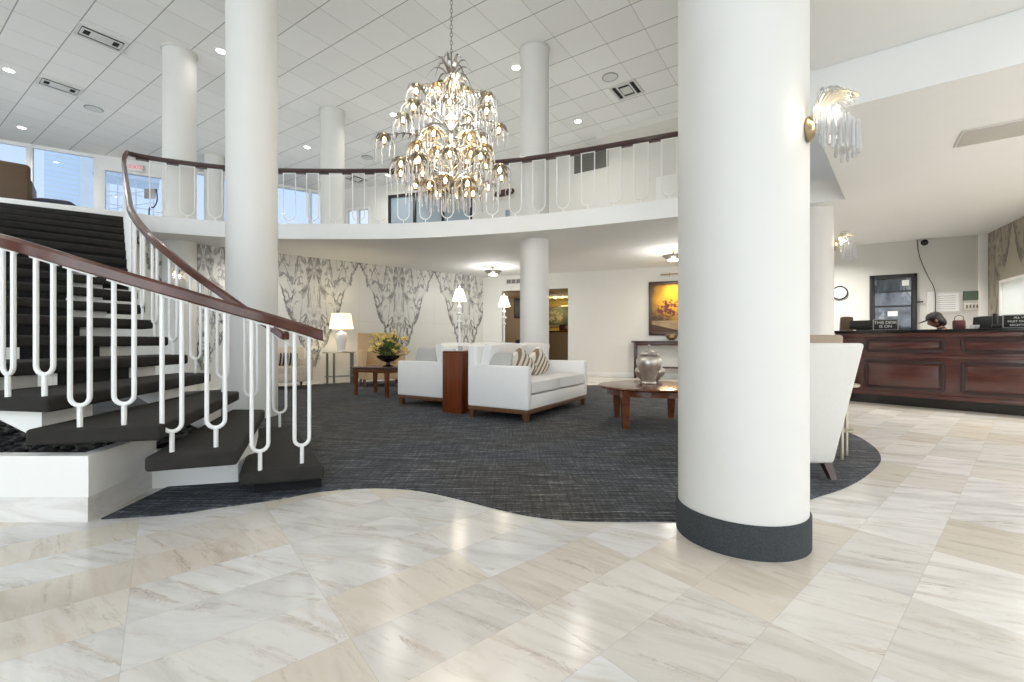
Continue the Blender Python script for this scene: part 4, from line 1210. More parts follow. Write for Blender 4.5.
# ------------------------------------------------------------------ flower table
ft = thing('side_table', 'low dark wooden table with flowers beside the sofa facing away', 'table', (-2.42, 8.30, 0), sdir - PI / 2 + 0.05)
MB().box((0, 0, 0.515), (0.90, 0.62, 0.035), 0.012, 3).build('top', 'dark_wood', ft)
MB().box((0, 0, 0.465), (0.80, 0.52, 0.07), 0.004).build('apron', 'table_wood', ft)
for x in (-0.38, 0.38):
    for y in (-0.24, 0.24):
        leg_bm(x, y, 0.50, 0.035, 0.022).build('leg', 'table_wood', ft)
fl = thing('flower_arrangement', 'yellow flowers and greenery in a dark footed bowl', 'flowers', (-2.28, 8.28, 0.5335)); fl.scale = (1.22, 1.22, 1.22)
MB().lathe([(0, 0), (0.075, 0), (0.08, 0.012), (0.03, 0.03), (0.028, 0.06), (0.10, 0.085), (0.165, 0.13), (0.175, 0.165), (0.168, 0.165), (0.15, 0.13), (0.0, 0.10)], seg=36).build('bowl', 'black_gloss', fl, 'dark footed bowl')
rng = random.Random(3)
m = MB()
def leaf(m, base, tip, w):
    b = Vector(base); t_ = Vector(tip); d = t_ - b
    side = d.cross(Vector((0, 0, 1)))
    side = side.normalized() * w if side.length > 1e-5 else Vector((w, 0, 0))
    up = side.cross(d).normalized() * w * 0.25
    mid = b.lerp(t_, 0.5)
    m.quadhexa([b, mid + side, t_, mid - side], [b + up, mid + side + up * 0.4, t_ + up * 0.1, mid - side + up * 0.4])
spots = []
for k in range(70):
    a = rng.uniform(0, 2 * PI); e = rng.uniform(-0.1, 1.45); r = rng.uniform(0.16, 0.36)
    tip = (r * math.cos(a) * math.cos(e), r * math.sin(a) * math.cos(e), 0.19 + r * math.sin(e) * 0.95)
    b = (0.06 * math.cos(a), 0.06 * math.sin(a), 0.15)
    m.tube([b, tip], 0.003, 4)
    leaf(m, Vector(b).lerp(Vector(tip), 0.45), tip, 0.028)
    spots.append(tip)
o = m.build('foliage', 'leaf_green', fl); o['kind'] = 'stuff'
m = MB()
for k in range(5):
    a = 2 * PI * k / 5
    m.quadhexa([(0, 0, 0), (0.028 * math.cos(a - 0.5), 0.028 * math.sin(a - 0.5), 0.012), (0.046 * math.cos(a), 0.046 * math.sin(a), 0.026), (0.028 * math.cos(a + 0.5), 0.028 * math.sin(a + 0.5), 0.012)],
               [(0, 0, 0.006), (0.028 * math.cos(a - 0.5), 0.028 * math.sin(a - 0.5), 0.018), (0.046 * math.cos(a), 0.046 * math.sin(a), 0.03), (0.028 * math.cos(a + 0.5), 0.028 * math.sin(a + 0.5), 0.018)])
m.ball((0, 0, 0.01), 0.012, sub=1)
bl = m.mesh('blossom', 'blossom_yellow')
for k in range(58):
    tx, ty, tz = spots[k]
    b = link('blossom', bl, fl, loc=(tx * 1.03, ty * 1.03, tz + 0.005))
    b.rotation_euler = (rng.uniform(-0.9, 0.9), rng.uniform(-0.9, 0.9), rng.uniform(0, 6))
    b.scale = (rng.uniform(0.8, 1.3),) * 3

# half-round table with the white lamp
dt = thing('demilune_table', 'half-round metal console table against the marble wall under a white lamp', 'table', (-4.02, 10.62, 0), math.atan2(0.654, 0.757))
MB().prism([(0.38 * math.cos(a), -0.34 * math.sin(a) + 0.17) for a in [PI * k / 24 for k in range(25)]], 0.715, 0.745).build('top', 'champagne_metal', dt)
MB().prism([(0.34 * math.cos(a), -0.30 * math.sin(a) + 0.17) for a in [PI * k / 24 for k in range(25)]], 0.16, 0.18).build('shelf', 'grey_metal', dt)
for x, y in ((-0.30, 0.1), (0.30, 0.1), (-0.2, -0.06), (0.2, -0.06)):
    MB().box((x, y, 0.36), (0.045, 0.03, 0.72), 0.004).build('leg', 'vent_grey', dt)
tl = thing('table_lamp', 'white urn table lamp with glowing drum shade against the marble wall', 'lamp', (-4.02, 10.60, 0.7455))
MB().lathe([(0, 0), (0.09, 0), (0.09, 0.02), (0.075, 0.04), (0.09, 0.12), (0.125, 0.30), (0.135, 0.38), (0.12, 0.43), (0.06, 0.455), (0.03, 0.47), (0.018, 0.50), (0.0, 0.50)], seg=40).build('base', 'porcelain', tl)
MB().lathe([(0, 0.49), (0.01, 0.49), (0.01, 0.62), (0, 0.62)], seg=12).build('stem', 'brushed_brass', tl)
MB().lathe([(0.27, 0.545), (0.215, 0.90), (0.21, 0.90), (0.265, 0.545)], seg=48).build('shade', 'shade_glow', tl, 'glowing ivory drum shade')
light('table_lamp_light', 'POINT', (-4.02, 10.60, 1.46), 14, (1, 0.8, 0.52), 0.06)

# side console against the back wall with bowl, painting and picture light
def on_wb(name, label, cat, s, z):
    p = MWB @ Vector((s, 0, z))
    return thing(name, label, cat, p, math.atan2(WB1[1] - WB0[1], WB1[0] - WB0[0]))
kt = on_wb('hall_table', 'narrow dark wooden hall table against the wall under the painting', 'table', 5.37, 0)
MB().box((0, -0.21, 0.985), (1.65, 0.38, 0.035), 0.004).build('top', 'dark_wood', kt)
MB().box((0, -0.21, 0.925), (1.5, 0.32, 0.085), 0.003).build('apron', 'dark_wood', kt)
for x in (-0.73, 0.73):
    for y in (-0.07, -0.35):
        MB().box((x, y, 0.49), (0.06, 0.06, 0.97), 0.003).build('leg', 'dark_wood', kt)
MB().box((0, -0.21, 0.30), (1.44, 0.3, 0.04), 0.003).build('shelf', 'dark_wood', kt)
p = MWB @ Vector((5.56, -0.22, 1.0035))
bw = thing('brass_bowl', 'small brass bowl on the dark hall table below the painting', 'bowl', p)
MB().lathe([(0, 0), (0.06, 0), (0.06, 0.012), (0.05, 0.025), (0.13, 0.08), (0.155, 0.15), (0.14, 0.18), (0.132, 0.175), (0.14, 0.145), (0.0, 0.05)], seg=36).build('bowl', 'antique_brass', bw)
pt_ = on_wb('painting', 'golden still-life painting in a brown frame above the hall table', 'painting', 5.58, 1.88)
m = MB()
W_, H_ = 1.22, 1.45
for (cx, cz, sx, sz) in ((0, H_ / 2 - 0.04, W_, 0.08), (0, -H_ / 2 + 0.04, W_, 0.08), (-W_ / 2 + 0.04, 0, 0.08, H_), (W_ / 2 - 0.04, 0, 0.08, H_)):
    m.box((cx, -0.03, cz), (sx, 0.05, sz), 0.01)
m.build('frame', 'frame_wood', pt_)
MB().box((0, -0.02, 0), (W_ - 0.14, 0.015, H_ - 0.14)).build('canvas', 'still_life', pt_)
pc = on_wb('picture_light', 'small brass picture light above the golden still-life painting', 'lamp', 5.50, 2.72)
MB().tube([(0, -0.15, 0.06), (0, -0.08, 0.11), (0, 0.0, 0.05), (0, 0, 0.0)], 0.008, 8).build('arm', 'antique_brass', pc)
MB().tube([(-0.22, -0.16, 0.05), (0.22, -0.16, 0.05)], 0.022, 12).build('hood', 'antique_brass', pc)
q = MWB @ Vector((5.58, -0.26, 2.66))
light('picture_light_lamp', 'AREA', q, 18, (1, 0.72, 0.32), 0.3, (R(-28) , 0, math.atan2(WB1[1] - WB0[1], WB1[0] - WB0[0]) ))

# grille on the back wall, tv, framed view and counter in the rooms beyond
wv = on_wb('wall_vent', 'slotted grey vent above the left doorway in the back wall', 'vent', 1.03, 2.73)
MB().box((0, -0.012, 0.08), (0.50, 0.024, 0.16), 0.004).build('frame', 'vent_white', wv)
for k in range(3):
    MB().box((-0.155 + 0.155 * k, -0.026, 0.08), (0.135, 0.006, 0.12)).build('louver', 'vent_grey', wv)
def in_room(name, label, cat, x, y, z):
    p = MWB @ Vector((x, y, z))
    return thing(name, label, cat, p, math.atan2(WB1[1] - WB0[1], WB1[0] - WB0[0]))
tv = in_room('television', 'black wall-mounted television seen through the left doorway', 'television', 0.42, 2.80, 2.2)
MB().box((0, -0.035, 0), (0.85, 0.05, 0.72), 0.006).build('case', 'black_plastic', tv)
MB().box((0, -0.062, 0), (0.81, 0.004, 0.68)).build('screen', 'black_screen', tv)
pb = in_room('dark_chair', 'dark chair low in the left doorway behind the sofa', 'chair', 0.75, 1.3, 0)
MB().cushion((0, 0, 0.46), (0.5, 0.5, 0.1), puff=0.3).build('seat', 'dark_upholstery', pb)
MB().box((0, 0.24, 0.75), (0.48, 0.06, 0.6), 0.02).build('backrest', 'dark_upholstery', pb)
for x in (-0.2, 0.2):
    for y in (-0.2, 0.22):
        leg_bm(x, y, 0.42, 0.02, 0.016).build('leg', 'dark_wood', pb)
gv = in_room('framed_view', 'small landscape picture in a pale gold frame in the yellow room', 'picture', 1.18, 4.44, 1.97)
m = MB()
for (cx, cz, sx, sz) in ((0, 0.40, 1.1, 0.09), (0, -0.40, 1.1, 0.09), (-0.51, 0, 0.09, 0.8), (0.51, 0, 0.09, 0.8)):
    m.box((cx, -0.03, cz), (sx, 0.05, sz), 0.01)
m.build('frame', 'brushed_brass', gv)
MB().box((0, -0.02, 0), (0.95, 0.015, 0.74)).build('canvas', 'garden_view', gv)
cc = in_room('bar_counter', 'tan waist-high counter inside the yellow room', 'counter', 2.05, 2.6, 0)
MB().box((0, 0, 0.655), (1.6, 0.5, 1.31), 0.004).build('body', 'tan_paint', cc)
MB().box((0, -0.02, 1.33), (1.6, 0.58, 0.04), 0.006).build('top', 'table_wood', cc)
bx = in_room('wooden_box', 'brown wooden box standing on the counter in the yellow room', 'box', 1.93, 2.6, 1.351)
MB().box((0, 0, 0.11), (0.3, 0.2, 0.18), 0.008).build('body', 'table_wood', bx)
MB().box((0, 0, 0.21), (0.32, 0.22, 0.03), 0.006).build('lid', 'table_wood', bx)
for k, (x, y) in enumerate(((1.42, 3.3), (1.75, 3.2))):
    p = MWB @ Vector((x, y, 2.598))
    d = thing('downlight', ('lit ceiling spot in the yellow room, beside the column', 'lit ceiling spot in the yellow room, beside the door edge')[k], 'light', p, 0, 'recessed downlights')
    MB().lathe([(0, -0.008), (0.05, -0.008), (0.05, 0.0), (0, 0.0)], seg=24).build('lens', 'downlight_glow', d)
    MB().lathe([(0.05, -0.01), (0.068, -0.006), (0.068, 0.0), (0.05, 0.0)], seg=24).build('trim_ring', 'white_metal', d)
    light('gold_room_light', 'POINT', p - Vector((0, 0, 0.12)), 11, (1, 0.92, 0.74), 0.08)
p = MWB @ Vector((-0.3, 1.4, 2.3)); light('side_room_light', 'POINT', p, 16, (1, 0.9, 0.76), 0.1)

# ------------------------------------------------------------------ ceiling fittings
def flush_lamp(label, x, y):
    s = thing('ceiling_lamp', label, 'lamp', (x, y, H_SOFFIT), 0, 'semi-flush ceiling lamps')
    MB().lathe([(0, -0.02), (0.06, -0.02), (0.065, 0), (0, 0)], seg=32).build('canopy', 'antique_brass', s)
    MB().lathe([(0, -0.14), (0.012, -0.14), (0.012, -0.01), (0, -0.01)], seg=12).build('stem', 'antique_brass', s)
    MB().lathe([(0.13, -0.21), (0.16, -0.19), (0.23, -0.13), (0.24, -0.12), (0.225, -0.125), (0.15, -0.185), (0.12, -0.20)], seg=40).build('bowl', 'pewter', s, 'dark metal flared bowl')
    MB().lathe([(0, -0.245), (0.10, -0.235), (0.135, -0.205), (0.0, -0.20)], seg=40).build('lens', 'lamp_lens', s, 'glowing white glass')
    light('ceiling_lamp_light', 'POINT', (x, y, H_SOFFIT - 0.11), 3, (1, 0.92, 0.78), 0.05)
    light('ceiling_lamp_and_fill', 'AREA', (x, y, H_SOFFIT - 0.26), 12, (1, 0.985, 0.95), 0.3, spread=R(175))
    light('ceiling_lamp_glow', 'POINT', (x, y, H_SOFFIT - 0.44), 32, (1, 0.985, 0.95), 0.1)
for x, y in ((-5.45, 9.4), (5.75, 8.9)):  # added lamps hidden behind columns, without fixtures, brightening the lower lobby
    light('ceiling_lamp_and_fill', 'AREA', (x, y, H_SOFFIT - 0.3), 14, (1, 0.985, 0.95), 0.3, spread=R(175))
flush_lamp('flared ceiling lamp glowing on the soffit above the two buffet lamps', -0.51, 12.1)
flush_lamp('flared ceiling lamp glowing on the soffit above the golden painting', 3.55, 9.9)

DL = [(-10.84, 9.7, 'lit recessed downlight at the far left edge of the tiled ceiling'),
      (-13.4, 12.3, 'lit recessed downlight just above the upstairs street windows'),
      (-5.86, 9.06, 'lit recessed downlight beside the tall column near the stair'),
      (-6.17, 13.55, 'lit recessed downlight left of the distant upstairs column'),
      (-3.05, 11.6, 'lit recessed downlight close to the left side of the chandelier'),
      (0.085, 9.6, 'lit recessed downlight left of the column that pierces the balcony'),
      (1.75, 11.95, 'lit recessed downlight right of the column that pierces the balcony'),
      (-4.35, 15.8, 'lit recessed downlight seen under the balcony handrail beside the chandelier')]
def downlight_meshes():
    a = MB().lathe([(0, -0.006), (0.085, -0.006), (0.085, 0.0), (0, 0.0)], seg=28).mesh('lens', 'downlight_glow')
    b = MB().lathe([(0.085, -0.012), (0.115, -0.004), (0.115, 0.0), (0.085, 0.0)], seg=28).mesh('trim_ring', 'white_metal')
    return a, b
dl_lens, dl_ring = downlight_meshes()
def downlight(x, y, z, label, e=15, lamp=True):
    d = thing('downlight', label, 'light', (x, y, z), 0, 'recessed downlights')
    link('lens', dl_lens, d); link('trim_ring', dl_ring, d)
    if lamp:
        light('downlight_and_fill', 'AREA', (x, y, z - 0.012), e, (1, 0.96, 0.9), 0.06, spread=R(150))
for x, y, lb in DL:
    downlight(x, y, H_CEIL, lb, 5 if x == -5.86 else 24)
# added lamps without fittings, unseen above the hall, to brighten it
k = 0
for x in (-12, -8.2, -4.4, -0.6):
    for y in (6.0, 2.6, -0.8, -4.0):
        k += 1
        light('downlight_and_fill', 'AREA', (x, y, H_CEIL - 0.03), 10, (1, 0.985, 0.96), 0.3, spread=R(160))
for x, y in ((4.2, 2.0), (7.0, 2.2), (3.0, -1.5), (6.5, -1.5)):  # added unseen lamps over the entrance and reception, no fittings
    light('downlight_and_fill', 'AREA', (x, y, (3.38 if y < 2.0 - (x - 5) * 0.7 else 2.98)), 24 if x < 5 else 115, (1, 0.99, 0.99), 1.6, spread=R(150))
for x, y in ((7.2, 5.85), (6.0, 8.55)):  # added lamps kept out of view, brightening the wall behind the desk
    light('downlight_and_fill', 'AREA', (x, y, 2.97), 80, (1, 0.97, 0.93), 0.2, spread=R(150))

def diffuser(label, x, y, a, b, name='ceiling_vent'):
    s = thing(name, label, 'vent', (x, y, H_CEIL), math.atan2(0.563, 0.827) + R(20.2), 'ceiling vents')
    fr = MB()
    def rg(m, w, l, t_, z, hh):
        for (cx, cy, sx, sy) in ((0, l / 2 - t_ / 2, w, t_), (0, -l / 2 + t_ / 2, w, t_), (w / 2 - t_ / 2, 0, t_, l - 2 * t_), (-w / 2 + t_ / 2, 0, t_, l - 2 * t_)):
            m.box((cx, cy, z), (sx, sy, hh), 0.002)
    rg(fr, a, b, 0.05, -0.014, 0.028)
    fr.build('frame', 'vent_white', s)
    MB().box((0, 0, -0.006), (a - 0.04, b - 0.04, 0.008)).build('plenum', 'vent_dark', s)
    c1 = MB(); rg(c1, a * 0.83, b * 0.54, 0.04, -0.022, 0.012); c1.build('cone', 'vent_white', s)
    MB().box((0, 0, -0.024), (a * 0.46, b * 0.36, 0.01), 0.003).build('centre_plate', 'vent_white', s)
diffuser('louvred air vent in the tiled ceiling, larger of the two at the upper left', -7.90, 8.66, 0.72, 0.50)
diffuser('louvred air vent in the tiled ceiling, smaller and farther at the upper left', -10.35, 10.3, 0.72, 0.50)
diffuser('square air vent in the tiled ceiling right of the chandelier', 2.66, 10.45, 0.66, 0.62)
diffuser('small far air vent seen through the balcony balusters left of the chandelier', -5.6, 16.2, 0.66, 0.62)
def speaker(label, x, y, r=0.14):
    s = thing('ceiling_speaker', label, 'speaker', (x, y, H_CEIL), 0, 'ceiling speakers')
    MB().lathe([(0, -0.012), (r * 0.9, -0.012), (r, -0.004), (r, 0), (0, 0)], seg=40).build('grille', 'vent_white', s)
    MB().lathe([(r * 0.9, -0.016), (r * 1.04, -0.01), (r * 1.04, 0), (r * 0.9, 0)], seg=40).build('rim', 'grey_metal', s)
speaker('round grey ceiling speaker beside the left air vents', -10.5, 11.3, 0.18)
speaker('round grey ceiling speaker just above the square air vent', 2.17, 9.95, 0.17)
speaker('round grey ceiling speaker left of the chandelier near the handrail', -4.6, 14.3, 0.17)

# ------------------------------------------------------------------ crystals
def drop_mesh(L, r=0.008):
    return MB().lathe([(0, 0), (r * 0.5, -0.004), (r * 0.9, -0.02), (r * 0.9, -L * 0.75), (r * 1.3, -L * 0.86), (r * 0.9, -L * 0.96), (0, -L)], seg=6).mesh('crystal_drop', 'crystal', 20)

# chandelier
CX, CY = -0.755, 5.6
ch = thing('chandelier', 'large tiered crystal palm-leaf chandelier hanging from a chain in the void', 'chandelier', (CX, CY, 0))
m = MB()
z = 4.58
i = 0
while z < H_CEIL - 0.04:
    ax = (1, 0) if i % 2 == 0 else (0, 1)
    pth = [(0.014 * math.cos(a) * ax[0], 0.014 * math.cos(a) * ax[1], z + 0.03 + 0.030 * math.sin(a)) for a in [2 * PI * k / 10 for k in range(11)]]
    m.tube(pth, 0.0045, 5)
    z += 0.05; i += 1
m.build('chain', 'pewter', ch)
MB().lathe([(0, H_CEIL - 0.06), (0.06, H_CEIL - 0.05), (0.08, H_CEIL), (0, H_CEIL)], seg=32).build('canopy', 'pewter', ch)
MB().lathe([(0, 2.82), (0.018, 2.85), (0.03, 2.88), (0.014, 2.91), (0.05, 2.95), (0.055, 3.0), (0.02, 3.05), (0.018, 3.3), (0.06, 3.34), (0.05, 3.40), (0.02, 3.44), (0.018, 3.62), (0.10, 3.70), (0.085, 3.76), (0.03, 3.82), (0.018, 4.1), (0.05, 4.2), (0.07, 4.26), (0.03, 4.3), (0.012, 4.34), (0.012, 4.60), (0, 4.60)], seg=28).build('stem', 'pewter', ch)
m = MB()
def frond_strip(m, pts, w):
    """leaf blade of small thickness along pts, tapering to the tip"""
    P = [Vector(p) for p in pts]
    n = len(P)
    for k in range(n - 1):
        d = (P[k + 1] - P[k]).normalized()
        s = d.cross(Vector((0, 0, 1)))
        s = s.normalized() if s.length > 1e-4 else Vector((1, 0, 0))
        w0 = w * (1 - (k / (n - 1)) ** 2) ; w1 = w * (1 - ((k + 1) / (n - 1)) ** 2) + 0.0008
        up = Vector((0, 0, 0.003))
        m.quadhexa([P[k] - s * w0, P[k] + s * w0, P[k + 1] + s * w1, P[k + 1] - s * w1], [P[k] - s * w0 * 0.6 + up, P[k] + s * w0 * 0.6 + up, P[k + 1] + s * w1 * 0.6 + up, P[k + 1] - s * w1 * 0.6 + up])
for k in range(14):
    a = 2 * PI * k / 14 + (0.2 if k % 2 else 0)
    rr = 0.30 if k % 2 else 0.25
    hz = 0.15 if k % 2 else 0.24
    pts = []
    for j in range(7):
        f = j / 6
        pts.append((rr * f * math.cos(a), rr * f * math.sin(a), 4.25 + hz * math.sin(PI * 0.72 * f) * 1.3 - 0.15 * f * f))
    frond_strip(m, pts, 0.02)
m.build('crown', 'pewter', ch, 'dark metal palm-leaf crown')

def frond_mesh(r, mat):
    """one palm frond: arched stem along +x with short leaflets and a drooping fan of leaves at the tip"""
    m = MB()
    pts = []
    N = 10
    for j in range(N + 1):
        f = j / N
        pts.append((r * f, 0, 0.16 * math.sin(PI * 0.8 * f)))
    m.tube(pts, [0.009 - 0.004 * j / N for j in range(N + 1)], 6)
    for j in range(4, N):
        p = Vector(pts[j])
        for sd_ in (-1, 1):
            tip = p + Vector((0.04, sd_ * 0.085, -0.045))
            mid = p.lerp(tip, 0.5) + Vector((0, 0, 0.02))
            frond_strip(m, [p, mid, tip], 0.014)
    c = Vector(pts[-1])
    for k in range(13):
        a = 2 * PI * k / 13
        q = Vector((math.cos(a), math.sin(a) * 1.05, 0))
        s_ = 1.0 + 0.15 * (k % 2)
        frond_strip(m, [c + Vector((0, 0, 0.012)), c + q * 0.055 * s_ + Vector((0, 0, 0.022)), c + q * 0.105 * s_ + Vector((0, 0, -0.02)), c + q * 0.135 * s_ + Vector((0, 0, -0.10 * s_))], 0.02)
    return m.mesh('frond', mat), c
# tip height, reach, how many, turn, metal
tiers = [(4.15, 0.15, 4, -1.3, 'antique_brass'), (4.02, 0.43, 5, -2.6, 'pewter'), (3.73, 0.57, 8, 0.1, 'pewter'), (3.46, 0.80, 1, 3.25, 'pewter'), (3.42, 0.40, 6, -0.9, 'antique_brass'),
         (3.10, 0.62, 11, 0.25, 'pewter'), (3.22, 0.42, 7, 0.0, 'antique_brass'), (2.93, 0.26, 6, 0.4, 'antique_brass')]
bulb_m = MB().lathe([(0, 0), (0.010, 0.0), (0.011, 0.02), (0.022, 0.038), (0.018, 0.06), (0.004, 0.082), (0, 0.084)], seg=10).mesh('bulb', 'bulb_glow')
cup_m = MB().lathe([(0, -0.02), (0.022, -0.012), (0.026, 0.0), (0.012, 0.004), (0, 0.004)], seg=12).mesh('bulb_cup', 'antique_brass')
drops = [drop_mesh(L, 0.007) for L in (0.12, 0.17, 0.22)]
cand = []
rng = random.Random(11)
for (zt, r, n, ph, mat_) in tiers:
    me, c = frond_mesh(r, mat_)
    z0 = zt - c.z
    for k in range(n):
        a = 2 * PI * k / n + ph
        tilt = rng.uniform(-0.07, 0.07)
        f = link('frond', me, ch, loc=(0.02 * math.cos(a), 0.02 * math.sin(a), z0)); f.rotation_euler = (0, tilt, a)
        link('bulb', bulb_m, f, loc=(c.x, 0, c.z - 0.085))
        link('bulb_cup', cup_m, f, loc=(c.x, 0, c.z - 0.089))
        M = Matrix.Translation((CX + 0.02 * math.cos(a), CY + 0.02 * math.sin(a), z0)) @ Matrix.Rotation(a, 4, 'Z') @ Matrix.Rotation(tilt, 4, 'Y')
        for j in range(9):
            b = 2 * PI * (j + 0.3) / 9 + 0.1 * k
            cand.append((M @ (c + Vector((0.128 * math.cos(b), 0.128 * math.sin(b), -0.085))), rng.randrange(3), f))
cand.sort(key=lambda c: c[0].y)
single = cand[:96]; rest = cand[96:]
for w, k, f in single:
    link('crystal_drop', drops[k], ch, loc=(w.x - CX, w.y - CY, w.z))
m = MB()
for w, k, f in rest:
    L = (0.12, 0.17, 0.22)[k]; r_ = 0.007
    m.lathe([(0, 0), (r_ * 0.9, -0.02), (r_ * 0.9, -L * 0.75), (r_ * 1.3, -L * 0.86), (0, -L)], (w.x - CX, w.y - CY, w.z), 5)
o = m.build('crystal_drops', 'crystal', ch, ang=20); o['kind'] = 'stuff'
for z_ in (3.95, 3.6, 3.2):
    light('chandelier_light', 'POINT', (CX, CY, z_), 44, (1, 0.95, 0.87), 0.3)

# sconces: a brass back plate with a fountain of glass rods
def sconce(label, x, y, z, ang, scale):
    s = thing('sconce', label, 'sconce', (x, y, z), ang, 'crystal wall sconces')
    Mx_ = Matrix.Rotation(PI / 2, 4, 'Y')
    MB().lathe([(0, 0), (0.05 * scale, 0.0), (0.055 * scale, 0.012), (0.035 * scale, 0.03), (0.012 * scale, 0.035), (0, 0.035)], seg=32, M=Mx_ @ Matrix.Diagonal((1.5, 0.9, 1, 1))).build('back_plate', 'antique_brass', s)
    rr = random.Random(int(x * 10))
    arm = MB()
    for k in range(11):
        a = -0.95 + 1.9 * k / 10
        pts = []
        for j in range(8):
            f = j / 7
            rad = 0.24 * f * scale
            pts.append((0.02 + rad * math.cos(a), rad * math.sin(a) * 0.7, (0.17 * math.sin(PI * 0.70 * f) - 0.02 * f) * scale))
        arm.tube(pts, 0.0045 * scale, 5)
    arm.build('arm_spray', 'champagne_metal', s)
    gl = MB()
    for k in range(9):
        a = -1.0 + 2.0 * k / 8
        pts = []
        for j in range(9):
            f = j / 8
            rad = 0.215 * f * scale
            pts.append((0.02 + rad * math.cos(a), rad * math.sin(a) * 0.75, (0.215 * math.sin(PI * 0.66 * f) - 0.06 * f * f) * scale))
        gl.tube(pts, 0.009 * scale, 6)
    gl.build('glass_plume', 'crystal', s)
    for ring_, (rad, zt, n, L) in enumerate(((0.09, 0.13, 8, 0.13), (0.15, 0.10, 11, 0.18), (0.205, 0.05, 14, 0.20), (0.25, -0.01, 13, 0.18))):
        me = drop_mesh(L * scale, 0.0085 * scale)
        for k in range(n):
            a = -1.15 + 2.3 * (k + 0.5) / n
            link('crystal_drop', me, s, loc=((0.02 + rad * math.cos(a)) * scale, rad * math.sin(a) * 0.8 * scale, (zt - 0.01 * (k % 2) - 0.02) * scale))
    for k in range(3):
        bb = MB().ball((0, 0, 0), 0.018 * scale, sub=2).build('bulb', 'sconce_glow', s)
        bb.location = ((0.07 + 0.035 * k) * scale, (-0.05 + 0.05 * k) * scale, (0.09 - 0.012 * k) * scale)
    c = Vector((0.12 * scale, 0, 0.05 * scale)); c.rotate(Matrix.Rotation(ang, 3, 'Z'))
    light('sconce_light', 'POINT', (x + c.x, y + c.y, z + c.z), 3.0, (1, 0.92, 0.8), 0.04)
a = R(-50)
sconce('large crystal sconce glowing on the right side of the thick near column', 1.189 + 0.3037 * math.cos(a), 2.346 + 0.3037 * math.sin(a), 1.99, a, 0.74)
a = R(-28)
sconce('small far crystal sconce on the column near the reception desk', 4.62 + 0.29 * math.cos(a), 6.95 + 0.29 * math.sin(a), 2.44, a, 1.0)
a = R(-60)
sconce('warm crystal sconce on the column under the balcony behind the stair rail', -6.72 + 0.285 * math.cos(a), 9.10 + 0.285 * math.sin(a), 2.2, a, 1.0)

# ------------------------------------------------------------------ upstairs things
uc = thing('armchair', 'brown boxy armchair at the head of the stair upstairs', 'armchair', (-9.30, 8.15, H_UP - 0.0), R(222))
MB().box((0, 0.0, 0.24), (0.8, 0.8, 0.26), 0.03, 3).build('seat_frame', 'brown_leather', uc)
MB().cushion((0, -0.05, 0.42), (0.62, 0.66, 0.14), puff=0.3).build('seat_cushion', 'brown_leather', uc)
MB().box((0, 0.36, 0.52), (0.86, 0.16, 0.72), 0.06, 3).build('backrest', 'brown_leather', uc)
for sx in (-1, 1):
    MB().box((sx * 0.38, 0, 0.38), (0.14, 0.8, 0.50), 0.05, 3).build('arm', 'brown_leather', uc)
for x in (-0.33, 0.33):
    for y in (-0.33, 0.33):
        leg_bm(x, y, 0.12, 0.03, 0.022).build('leg', 'dark_wood', uc)
ot = thing('ottoman', 'low dark ottoman upstairs beside the brown armchair', 'ottoman', (-8.60, 8.5, H_UP), R(30))
MB().cushion((0, 0, 0.24), (0.55, 0.4, 0.22), puff=0.5).build('cushion', 'dark_upholstery', ot)
MB().box((0, 0, 0.12), (0.48, 0.34, 0.1), 0.01).build('frame', 'dark_wood', ot)
for x in (-0.2, 0.2):
    for y in (-0.13, 0.13):
        leg_bm(x, y, 0.08, 0.02, 0.016).build('leg', 'dark_wood', ot)
ex = thing('exit_sign', 'small red EXIT sign above the upstairs street door behind the rail', 'sign', (-12.10, 14.48, 6.45), R(31.4))
MB().box((0, 0, 0.13), (0.34, 0.04, 0.24), 0.004).build('housing', 'white_metal', ex)
text_obj('lettering', 'EXIT', 0.17, Matrix.Translation((0, -0.022, 0.13)) @ Matrix.Rotation(PI / 2, 4, 'X'), 'exit_red', ex, 0.002)
st_ = thing('floor_stand', 'square grey screen on a curved metal stand behind the balcony rail', 'stand', (-8.85, 11.0, H_UP - 0.0))
MB().box((0, 0, 1.30), (0.26, 0.03, 0.24), 0.004).build('screen', 'grey_metal', st_)
MB().tube(catmull([(0.14, 0.02, 1.42), (0.16, 0.02, 1.15), (0.08, 0.02, 0.98), (-0.03, 0.02, 0.95), (-0.03, 0.02, 0.6), (-0.03, 0.02, 0.02)], 6), 0.014, 8).build('pole', 'dark_metal', st_)
MB().lathe([(0, 0), (0.18, 0), (0.18, 0.02), (0, 0.03)], (-0.03, 0.02, 0), 24).build('base', 'dark_metal', st_)

MU, LU = frame((-1.12, 15.8), (4.75, 11.9))
def su(u):
    k = (u - 512) / 450.0
    d = Vector((4.75 + 1.12, 11.9 - 15.8)).normalized()
    return (k * 15.8 + 1.12) / (d.x - k * d.y)
def on_up(name, label, cat, u, z):
    p = MU @ Vector((su(u), 0, z))
    return thing(name, label, cat, p, math.atan2(11.9 - 15.8, 4.75 + 1.12))
gr = on_up('wall_grille', 'dark grey slatted return-air grille high on the upstairs wall', 'vent', 591, 6.12); gr.scale = (1, 1, 0.85)
w = su(608) - su(574)
MB().box((0, -0.01, 0.36), (w, 0.02, 0.74), 0.003).build('frame', 'vent_grey', gr)
for k in range(18):
    MB().box((0, -0.024, 0.04 + 0.038 * k), (w - 0.04, 0.012, 0.026), 0.0).build('louver', 'vent_grey', gr)
op = on_up('oval_plaque', 'long dark oval plaque on the upstairs wall right of the chandelier', 'plaque', 505, 6.0); op.scale = (1.35, 1, 1.15); op.location = op.location + MU.to_3x3() @ Vector((0, -0.03, 0))
